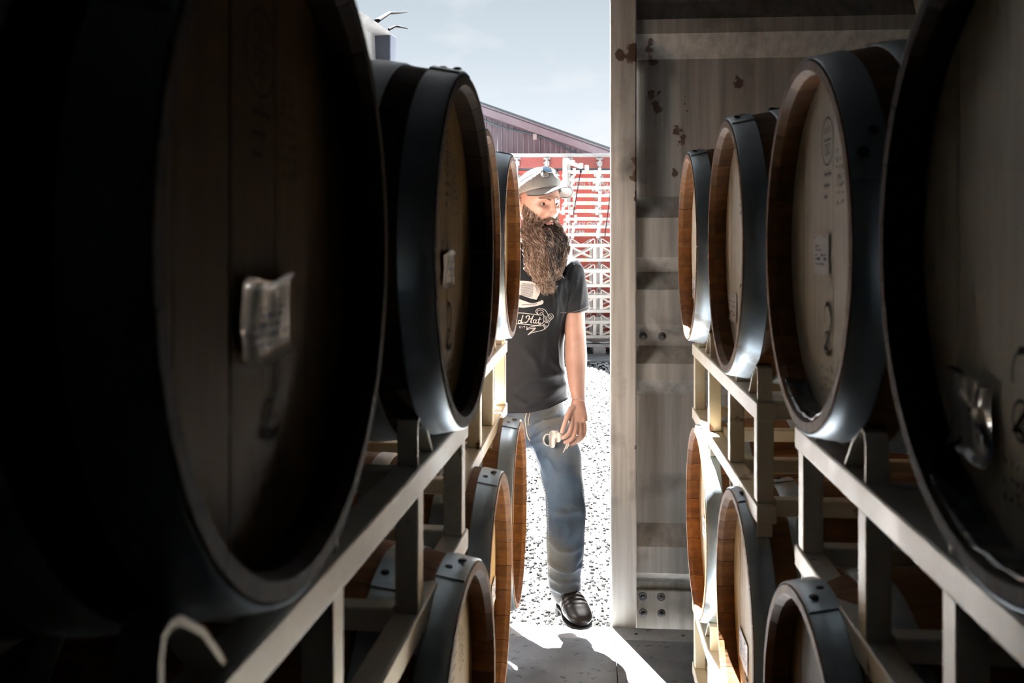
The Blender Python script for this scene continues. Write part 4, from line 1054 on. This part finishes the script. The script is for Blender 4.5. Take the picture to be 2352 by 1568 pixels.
boot_at(hl, tt_, P(1306, 1376, 3.455))
boot_at((-.175, 4.02, GZ+.026), (-.20, 3.75, GZ+.012), (-.162, 3.94, .05))

# --- body: one continuous figure (hidden trunk, neck, head, arms, hands)
HC0 = P(1236, 468, 3.655)      # head centre at eye level
FI = R(36)                     # turned to the right
hx = Vector((math.cos(FI), math.sin(FI), 0)); hf = Vector((math.sin(FI), -math.cos(FI), 0)); hu = Vector((0, 0, 1))
PT = R(4); hf2 = hf*math.cos(PT)-hu*math.sin(PT); hu2 = hu*math.cos(PT)+hf*math.sin(PT)
def Hd(x, f, z): return HC0+hx*x+hf2*f+hu2*z
def head_r(th, ph):
    """surface point of the head in (x, forward, up)"""
    x = math.cos(ph)*math.sin(th); f = math.cos(ph)*math.cos(th); z = math.sin(ph)
    a, b, c = .0765, (.094 if f > 0 else .100), (.125 if z > 0 else .118)
    X, Fv, Z = x*a, f*b, z*c
    X *= 1-.20*max(0, -Z-.02)/.1; 
    if Z < -.045 and Fv < 0: Fv *= .75
    g = lambda cx, cz, sx, sz: math.exp(-((X-cx)/sx)**2-((Z-cz)/sz)**2)
    if f > -.1:
        k = max(0, min(1, f*2.2))
        d = 0
        if Z < .05 and abs(X) < .06: d += -.006*k*math.exp(-((Z-.0)/.05)**2)*0
        d += .0085*(g(.028, .024, .020, .008)+g(-.028, .024, .020, .008))      # brow
        d += .004*g(0, .024, .014, .012)
        d -= .0135*(g(.031, .002, .0165, .011)+g(-.031, .002, .0165, .011))    # sockets
        d += .013*g(0, .004, .0065, .016)+.021*g(0, -.018, .0080, .014)+.022*g(0, -.033, .0095, .0085)  # nose
        d += .011*(g(.0125, -.037, .006, .006)+g(-.0125, -.037, .006, .006))
        d -= .007*(g(.006, -.0455, .0035, .003)+g(-.006, -.0455, .0035, .003))
        d += .006*(g(.047, -.018, .018, .014)+g(-.047, -.018, .018, .014))
        d -= .005*(g(.030, -.045, .010, .020)+g(-.030, -.045, .010, .020))
        d += .007*g(0, -.068, .024, .011)-.003*g(0, -.070, .018, .0025)
        d += .007*g(0, -.100, .022, .014)
        d -= .0025*(g(.006, .026, .002, .009)+g(-.006, .028, .002, .009))
        Fv += d*k
    return X, Fv, Z
mbh = MB(); nT, nP = 150, 120; vs = []
for j in range(1, nP):
    ph = -math.pi/2+math.pi*j/nP
    for i in range(nT): vs.append(Hd(*head_r(2*math.pi*i/nT, ph)))
vs.append(Hd(0, 0, -.118)); vs.append(Hd(0, 0, .125)); fs = []
for j in range(nP-2):
    for i in range(nT): i2 = (i+1) % nT; fs.append((j*nT+i, j*nT+i2, (j+1)*nT+i2, (j+1)*nT+i))
b0 = (nP-1)*nT
for i in range(nT): i2 = (i+1) % nT; fs.append((b0, i2, i)); fs.append((b0+1, (nP-2)*nT+i, (nP-2)*nT+i2))
mb = MB(); mb.add(vs, fs)
# ears
for s in (-1, 1):
    loft(mb, [(Hd(s*.070, -.012, -.03), .010, .012), (Hd(s*.080, -.016, -.012), .009, .016), (Hd(s*.084, -.019, .008), .008, .017), (Hd(s*.082, -.017, .022), .006, .011)], 12, side=tuple(hx))
# neck and trunk
loft(mb, [(P(1215, 640, 3.69), .10, .09), (P(1226, 590, 3.69), .066, .066), (P(1232, 560, 3.685), .060, .062), (P(1234, 520, 3.675), .058, .064), (Hd(0, -.02, -.04), .055, .06)], 24)
loft(mb, [(P(1212, 985, 3.66), .13, .085), (P(1208, 900, YB), .135, .09), (P(1202, 800, YB), .135, .095), (P(1203, 700, YB), .155, .10), (P(1207, 640, YB), .155, .095), (P(1215, 605, YB), .10, .07)], 28)
# near arm
arm = [(1292, 625, 3.685, .046), (1308, 655, 3.67, .045), (1317, 700, 3.66, .0435), (1320, 745, 3.645, .0405), (1322, 785, 3.63, .041), (1323, 815, 3.61, .0425), (1324, 850, 3.585, .0395), (1326, 885, 3.55, .033), (1328, 912, 3.52, .0265), (1329, 930, 3.50, .0265)]
loft(mb, [(P(a, b, y), r, r*(1.0 if i < 8 else .78)) for i, (a, b, y, r) in enumerate(arm)], 20, 2.0)
# palm: back of the hand towards us
loft(mb, [(P(1328, 922, 3.505), .026, .021), (P(1328, 940, 3.49), .031, .019), (P(1329, 958, 3.475), .0345, .018), (P(1331, 970, 3.465), .032, .015)], 20, 2.4)
def finger(pts, rs):
    loft(mb, [(P(a, b, y), r, r) for (a, b, y), r in zip(pts, rs)], 14, 2.0)
finger([(1314, 960, 3.468), (1312, 978, 3.440), (1307, 994, 3.424), (1297, 1003, 3.418), (1289, 1006, 3.418)], [.0100, .0096, .0090, .0084, .0064])
finger([(1323, 964, 3.466), (1322, 985, 3.440), (1317, 1003, 3.428), (1304, 1013, 3.426), (1294, 1016, 3.428)], [.0100, .0097, .0091, .0084, .0064])
finger([(1332, 966, 3.470), (1333, 988, 3.448), (1329, 1006, 3.440), (1317, 1018, 3.440), (1308, 1022, 3.444)], [.0096, .0092, .0087, .0080, .0062])
finger([(1341, 964, 3.478), (1343, 983, 3.462), (1341, 999, 3.456), (1331, 1011, 3.456), (1323, 1016, 3.460)], [.0088, .0083, .0078, .0072, .0056])
finger([(1319, 934, 3.490), (1307, 948, 3.462), (1300, 966, 3.440), (1294, 983, 3.424), (1289, 995, 3.418)], [.0145, .0120, .0100, .0092, .0064])
for (a, b) in ((1314, 961), (1323, 965), (1332, 967), (1341, 965)):
    loft(mb, [(P(a, b-5, 3.462), .007, .006), (P(a, b, 3.459), .0085, .007), (P(a, b+5, 3.457), .0065, .006)], 10)
# far arm, hanging
arm2 = [(1120, 628, 3.70, .046), (1094, 665, 3.71, .045), (1085, 720, 3.72, .042), (1080, 780, 3.74, .041), (1078, 830, 3.73, .040), (1080, 880, 3.70, .033), (1082, 925, 3.68, .027)]
loft(mb, [(P(a, b, y), r, r) for a, b, y, r in arm2], 20, 2.0)
loft(mb, [(P(1082, 918, 3.68), .024, .02), (P(1082, 950, 3.67), .022, .038), (P(1083, 970, 3.66), .016, .038)], 18, 2.3)
for k in range(4):
    y = 3.635+.019*k; finger([(1083, 962, y), (1086, 990, y-.006), (1090, 1008-abs(k-1.5)*2, y-.006), (1093, 1018-abs(k-1.5)*3, y)], [.0095, .009, .0082, .006])
finger([(1085, 935, 3.635), (1092, 955, 3.615), (1097, 975, 3.61)], [.013, .0115, .008])
me = remesh(mb, .0028, 2, .4, 'body'); me.materials.append(M['skin'])
body = ob('body', me, person); body['label'] = 'fair skinned head, neck and bare arms'
bvh_b = BVHTree.FromPolygons([v.co.copy() for v in me.vertices], [tuple(p.vertices) for p in me.polygons])
def face_hit(x, z, lift=0):
    o = loc_(Hd(x, .3, z)); h = bvh_b.ray_cast(o, -hf2); return (h[0]+hf2*lift) if h[0] is not None else loc_(Hd(x, .09, z))
# eyes, lids, brows, mouth
for s in (-1, 1):
    c = face_hit(s*.031, .001)-hf2*.0085; mb = MB(); n = 18
    def sph(mb, c, r, a0, a1, b0, b1, mi=0, n=16, m=10, fwd=hf2):
        vs = []; sx = hx
        for j in range(m+1):
            b = b0+(b1-b0)*j/m
            for i in range(n+1):
                a = a0+(a1-a0)*i/n; vs.append(c+sx*(r*math.cos(b)*math.sin(a))+hf2*(r*math.cos(b)*math.cos(a))+hu2*(r*math.sin(b)))
        mb.add(vs, [(j*(n+1)+i, j*(n+1)+i+1, (j+1)*(n+1)+i+1, (j+1)*(n+1)+i) for j in range(m) for i in range(n)], mi)
    sph(mb, c, .0120, -1.5, 1.5, -1.5, 1.5); eye = ob('eye', mb.mesh('eye', M['eye']), person)
    mb = MB(); gz = .05; sph(mb, c, .01225, gz-.60, gz+.60, -.6, .5); ob('iris', mb.mesh('iris', M['iris']), eye)
    mb = MB(); sph(mb, c, .0136, -1.25, 1.25, .20, 1.45); sph(mb, c, .0134, -1.2, 1.2, -1.3, -.30); ob('eyelid', mb.mesh('eyelid', M['skin']), person)
    mb = MB(); sph(mb, c, .0139, -1.15, 1.15, .17, .25, n=16, m=2); ob('eyelash', mb.mesh('eyelash', M['hair2']), person)
    mb = MB(); rb = random.Random(s+5)
    for k in range(110):
        x = s*(.012+.036*rb.random()); u_ = (abs(x)-.012)/.036; z = .0165+.0065*math.sin(u_*2.2)+rb.uniform(-.0022, .0022)
        p = face_hit(x, z, .0003); q = face_hit(x+s*.005, z+.0012, .0012); mb.tube([p, p.lerp(q, .5)+hf2*.0004, q], [.00032, .00032, .0002], 3, cap=False)
    ob('eyebrow', mb.mesh('eyebrow', M['hair1']), person)
mb = MB(); pl_ = [face_hit(x, -.073-.10*abs(x)*.3, .0035) for x in np.linspace(-.017, .017, 9)]
mb.tube(pl_, [.002, .004, .0052, .0058, .006, .0058, .0052, .004, .002], 10); ob('lower_lip', mb.mesh('lower_lip', M['lip']), person)

# --- beard: an undermass and a few thousand wiry strands
mb = MB()
bs = [(Hd(0, -.004, -.066), .056, .052), (Hd(0, .004, -.085), .068, .066), (Hd(0, .016, -.108), .073, .077), (Hd(-.004, .026, -.135), .076, .078),
      (P(1252, 562, 3.600), .080, .070), (P(1250, 592, 3.580), .076, .060), (P(1249, 618, 3.565), .066, .048), (P(1249, 636, 3.555), .050, .036), (P(1250, 650, 3.548), .028, .020)]
def baxis(z):
    q = [(p.z-HC0.z, p) for p, _, _ in bs]
    if z >= q[0][0]: return Hd(0, .006, z)
    for i in range(len(q)-1):
        if q[i][0] >= z >= q[i+1][0]:
            t = (q[i][0]-z)/(q[i][0]-q[i+1][0]); return q[i][1].lerp(q[i+1][1], t)
    return q[-1][1]
loft(mb, bs, 32, 2.1, side=tuple(hx))
me = remesh(mb, .006, 3, .5, 'beard_mass'); displace(me, wob(.012, (45, 45, 16), 4)); displace(me, wob(.005, (110, 110, 40), 7))
# keep the mouth clear
me.materials.append(M['mass']); beard = ob('beard', me, person); beard['label'] = 'long wiry brown beard streaked with tan'
bvh_m = BVHTree.FromPolygons([v.co.copy() for v in me.vertices], [tuple(p.vertices) for p in me.polygons])
rb = random.Random(21)
strands = {1: MB(), 2: MB(), 3: MB()}
def to_h(v):
    """back to head coordinates"""
    q = Vector(v)+Vector((MX, MY, GZ))-HC0; return q.dot(hx), q.dot(hf2), q.dot(hu2)
def surf(az, z, lift):
    d = hx*math.sin(az)+hf2*math.cos(az); o = loc_(baxis(z))
    far = o+d*.3; h = bvh_m.ray_cast(far, -d, .3); h2 = bvh_b.ray_cast(far, -d, .3)
    c = [q[0] for q in (h, h2) if q[0] is not None]
    if not c: return None
    r = max((q-o).dot(d) for q in c); return o+d*(r+lift)
NSTR = 6500
for k in range(NSTR):
    az = rb.gauss(0, .85)
    if abs(az) > 2.0: az = rb.uniform(-1.8, 1.8)
    t = rb.random()
    if t < .30:      # sideburns and cheeks
        az = rb.choice((-1, 1))*rb.uniform(.55, 1.55); zs = -.052+.052*(abs(az)-.55)+rb.uniform(-.03, .004)
    elif t < .42:    # moustache
        az = rb.uniform(-.42, .42); zs = -.0515+rb.uniform(-.005, .004)-.02*abs(az)
    elif t < .5: zs = rb.uniform(-.098, -.086)
    else: zs = -.088-.20*rb.random()
    if abs(az) < .30 and -.083 < zs < -.060: continue
    L = rb.uniform(.05, .12) if zs > -.2 else rb.uniform(.03, .08)
    if .42 > t >= .30: L = rb.uniform(.022, .05)
    n = 16; pts = []; ph = rb.uniform(0, 6.28); fq = rb.uniform(1.6, 4.2); am = rb.uniform(.0015, .0065); lift = rb.uniform(.0005, .013)
    a = az; mst = .30 <= t < .42
    base = None; bad = False
    dir_a = (math.copysign(.9, az) if mst else rb.gauss(0, .25))
    for i in range(n):
        s = i/(n-1); z = zs-L*s*(.75 if mst else 1); aa = a+dir_a*s*(.6 if mst else .35)
        p = None
        if z > -.30: p = surf(aa, z, lift*min(1, s*3)+.0006)
        if p is None:
            if not pts: bad = True; break
            p = pts[-1]+Vector((rb.uniform(-.002, .002), rb.uniform(-.002, .001), -L/(n-1)*.8))
        w = am*min(1, s*2.5)
        p = p+hx*(w*math.sin(ph+fq*6.28*s))+hf2*(w*.6*math.cos(ph+fq*6.28*s))+hu2*(w*.5*math.sin(2*ph+fq*5*s))
        if pts and (p-pts[-1]).length > .03: break
        pts.append(p)
    if bad or len(pts) < 4: continue
    xx = math.sin(az); low = min(1, max(0, (-zs-.08)/.15)); u = rb.random()
    if abs(az+.0) < .5 and -.19 < zs < -.08: c = 2 if u < .72 else (3 if u < .84 else 1)
    else: c = 1 if u < .60-.1*low else (3 if u < .78+.06*low else 2)
    rr = rb.uniform(.00028, .00055)
    strands[c].tube(pts, [rr]*(len(pts)-1)+[rr*.4], 3, cap=False)
for c, nm, lb in ((1, 'beard_strands', 'brown strands'), (2, 'beard_strands', 'dark strands'), (3, 'beard_strands', 'light tan strands')):
    o = ob(nm, strands[c].mesh(nm, M['hair%d' % c]), beard); o['label'] = lb; o['kind'] = 'stuff'

# --- cap
CR = R(-4)
capo = None
CA = R(14); CY_ = R(6)
def capt(X, Fv, Z):
    # tipped back on the head and turned a little further round
    X, Fv = X*math.cos(CY_)+Fv*math.sin(CY_), Fv*math.cos(CY_)-X*math.sin(CY_)
    z = Z-.035; return Hd(X, Fv*math.cos(CA)-z*math.sin(CA), .043+z*math.cos(CA)+Fv*math.sin(CA))
def cap_pt(th, ph, g=0.0):
    x = math.cos(ph)*math.sin(th); f = math.cos(ph)*math.cos(th); z = math.sin(ph)
    X = x*(.086+g); Fv = f*((.104 if f > 0 else .108)+g); Z = .030+z*(.098+g)
    if f > 0: Z += .010*f*math.sin(ph*1.0)*(1-abs(x))
    Z += -.012*max(0, -f)+.006*max(0, f)
    return capt(X, Fv-.002, Z)
mb = MB(); vs = []; nT, nP = 72, 22
for j in range(nP+1):
    ph = math.pi/2*j/nP*.999
    for i in range(nT): vs.append(loc_(cap_pt(2*math.pi*i/nT, ph)))
fs = [(j*nT+i, j*nT+(i+1) % nT, (j+1)*nT+(i+1) % nT, (j+1)*nT+i) for j in range(nP) for i in range(nT)]
for (j_) in range(nP):
    for i in range(nT): pass
mb.add(vs, fs); 
for q, f in enumerate(mb.f):
    i = q % nT; th = (i+.5)/nT*360
    mb.mi[q] = 1 if 75 < th < 285 and q//nT < 20 else 0
cap = ob('cap', mb.mesh('cap', [M['cap'], M['mesh']]), person); cap['label'] = 'pale grey baseball cap with mesh back'
s_ = cap.modifiers.new('solid', 'SOLIDIFY'); s_.thickness = .002; s_.offset = 1
mb = MB()
for th in (0, R(60), R(-60), R(120), R(-120)):
    mb.tube([loc_(cap_pt(th, math.pi/2*k/12, .0022)) for k in range(1, 12)], .0008, 5)
mb.disc(loc_(cap_pt(0, math.pi/2, .0015)), hu2, .007, .004, 12); part('cap_seam', mb, M['cap'], cap)
mb = MB(); vs = []; nA, nB = 30, 12
for sdd in (0, 1):
    for i in range(nA+1):
        a = R(-80)+R(160)*i/nA
        for j in range(nB+1):
            t = j/nB; X = math.sin(a)*(.084+.006*t); f0 = math.cos(a)*.100; f1 = f0+.062*max(0, math.cos(a*1.02))**.7
            Fv = f0+(f1-f0)*t; arch = -.038*(X/.084)**2-.004; Z = .030+.006*math.cos(a)+t*max(0, math.cos(a))**.8*(arch*1.15-.007)-.0035*sdd
            vs.append(loc_(capt(X, Fv-.004, Z)))
m = nB+1; N = (nA+1)*m; fs = []
for i in range(nA):
    for j in range(nB): q = i*m+j; fs += [(q, q+1, q+m+1, q+m), (N+q, N+q+m, N+q+m+1, N+q+1)]
    q = i*m+nB; fs.append((q, N+q, N+q+m, q+m))
mb.add(vs, fs); brm = ob('cap_brim', mb.mesh('cap_brim', M['cap']), cap)
mb = MB(); mb.tube([Vector(vs[i*m+nB]).lerp(Vector(vs[N+i*m+nB]), .5) for i in range(nA+1)], .0022, 6); part('brim_piping', mb, M['visor'], brm)
# round patch on the front left of the crown
pc = lambda x, z, g: loc_(cap_pt(R(-26)+x/.1, R(24)+z/.105, g))
mb = MB(); c0 = loc_(cap_pt(R(-16), R(30), .004)); ring_p = [pc(.021*math.cos(a), .021*math.sin(a)+.014, .0042) for a in np.linspace(0, 2*math.pi, 25)[:-1]]
cc = pc(0, .014, .0052); mb.add([cc]+ring_p, [(0, i+1, (i+1) % 24+1) for i in range(24)]); pt = part('cap_patch', mb, M['rag'], cap)
mb = MB(); mb.tube(ring_p+[ring_p[0]], .0011, 5)
for k in range(3): mb.tube([pc(-.010+.008*k, .004, .0052), pc(-.008+.006*k, .0, .0052)], .0009, 4)
mb.tube([pc(.010*math.cos(a), .010*math.sin(a)+.018, .0054) for a in np.linspace(0, 4.6, 12)], .0010, 4); mb.tube([pc(-.004, .016, .0054), pc(.004, .020, .0054)], .001, 4); part('patch_emblem', mb, M['visor'], pt)
# sunglasses pushed up on the cap
sg = thing('sunglasses', 'mirrored sunglasses pushed up on the front of the man\'s cap', 'sunglasses', person.matrix_world @ Vector((0, 0, 0)), 0)
sg.location = W(MX, MY, GZ); sg.rotation_euler = (0, 0, TH)
def cp(th, ph, g): return loc_(cap_pt(R(th+12), R(ph-7), g))
for s in (-1, 1):
    mb = MB(); vs = [cp(s*24, 52, .012)]; n = 22
    for k in range(n): a = 2*math.pi*k/n; vs.append(cp(s*24+17*math.cos(a), 50+13*math.sin(a), .008-.002*math.cos(a)))
    mb.add(vs, [(0, 1+k, 1+(k+1) % n) for k in range(n)]); part('lens', mb, M['lens'], sg)
    mb = MB(); mb.tube([cp(s*24+17*math.cos(a), 50+13*math.sin(a), .008) for a in np.linspace(0, 2*math.pi, 23)], .0014, 6); part('lens_rim', mb, M['visor'], sg)
    mb = MB(); mb.tube([cp(s*(42+k*8), 52-k*2.4, .006) for k in range(9)], .0019, 6); part('temple', mb, M['visor'], sg)
mb = MB(); mb.tube([cp(-8+4*k, 55, .009) for k in range(5)], .0018, 6); part('bridge', mb, M['visor'], sg)

# rag held between thumb and fingers
bpy.context.view_layer.update()
rag = thing('rag', 'small off white cloth rag pinched between the man\'s thumb and fingers', 'cloth', W(MX, MY, GZ), TH)
rg = random.Random(4); outl = [(1262, 992), (1268, 988), (1276, 989), (1280, 987), (1284, 993), (1292, 999), (1296, 1004), (1290, 1009), (1284, 1015), (1277, 1016), (1274, 1026), (1268, 1028), (1262, 1025), (1261, 1014), (1260, 1003)]
mb = MB(); vs = []; cx, cy = 1273, 1007; nr = 8; O2 = sm(outl+[outl[0]], 3)[:-1]; n = len(O2)
for sd_ in (0, 1):
    for j in range(1, nr+1):
        for (a, b) in O2:
            x = cx+(a-cx)*j/nr; y = cy+(b-cy)*j/nr; Yd = 3.455-.008*noise.noise(Vector((x*.09, y*.09, 2)))-.006*math.sin(x*.45)*(y-985)/40
            vs.append(loc_(P(x, y, Yd+.0016*sd_)))
N = nr*n; fs = [tuple(range(n)), tuple(range(N+n-1, N-1, -1))]
for j in range(nr-1):
    for i in range(n): q = j*n+i; q2 = j*n+(i+1) % n; fs += [(q, q2, q2+n, q+n), (N+q, N+q+n, N+q2+n, N+q2)]
for i in range(n): q = (nr-1)*n+i; q2 = (nr-1)*n+(i+1) % n; fs.append((q, q2, N+q2, N+q))
mb.add(vs, fs); part('cloth', mb, M['rag'], rag)
for (pts) in ([(1303, 1016), (1300, 1026), (1296, 1034), (1293, 1039)], [(1306, 1015), (1305, 1024), (1301, 1030)]):
    mb = MB(); mb.tube([loc_(P(a, b, 3.425)) for a, b in pts], [.003, .0026, .002, .0012][:len(pts)], 6); part('loose_thread', mb, M['rag'], rag)
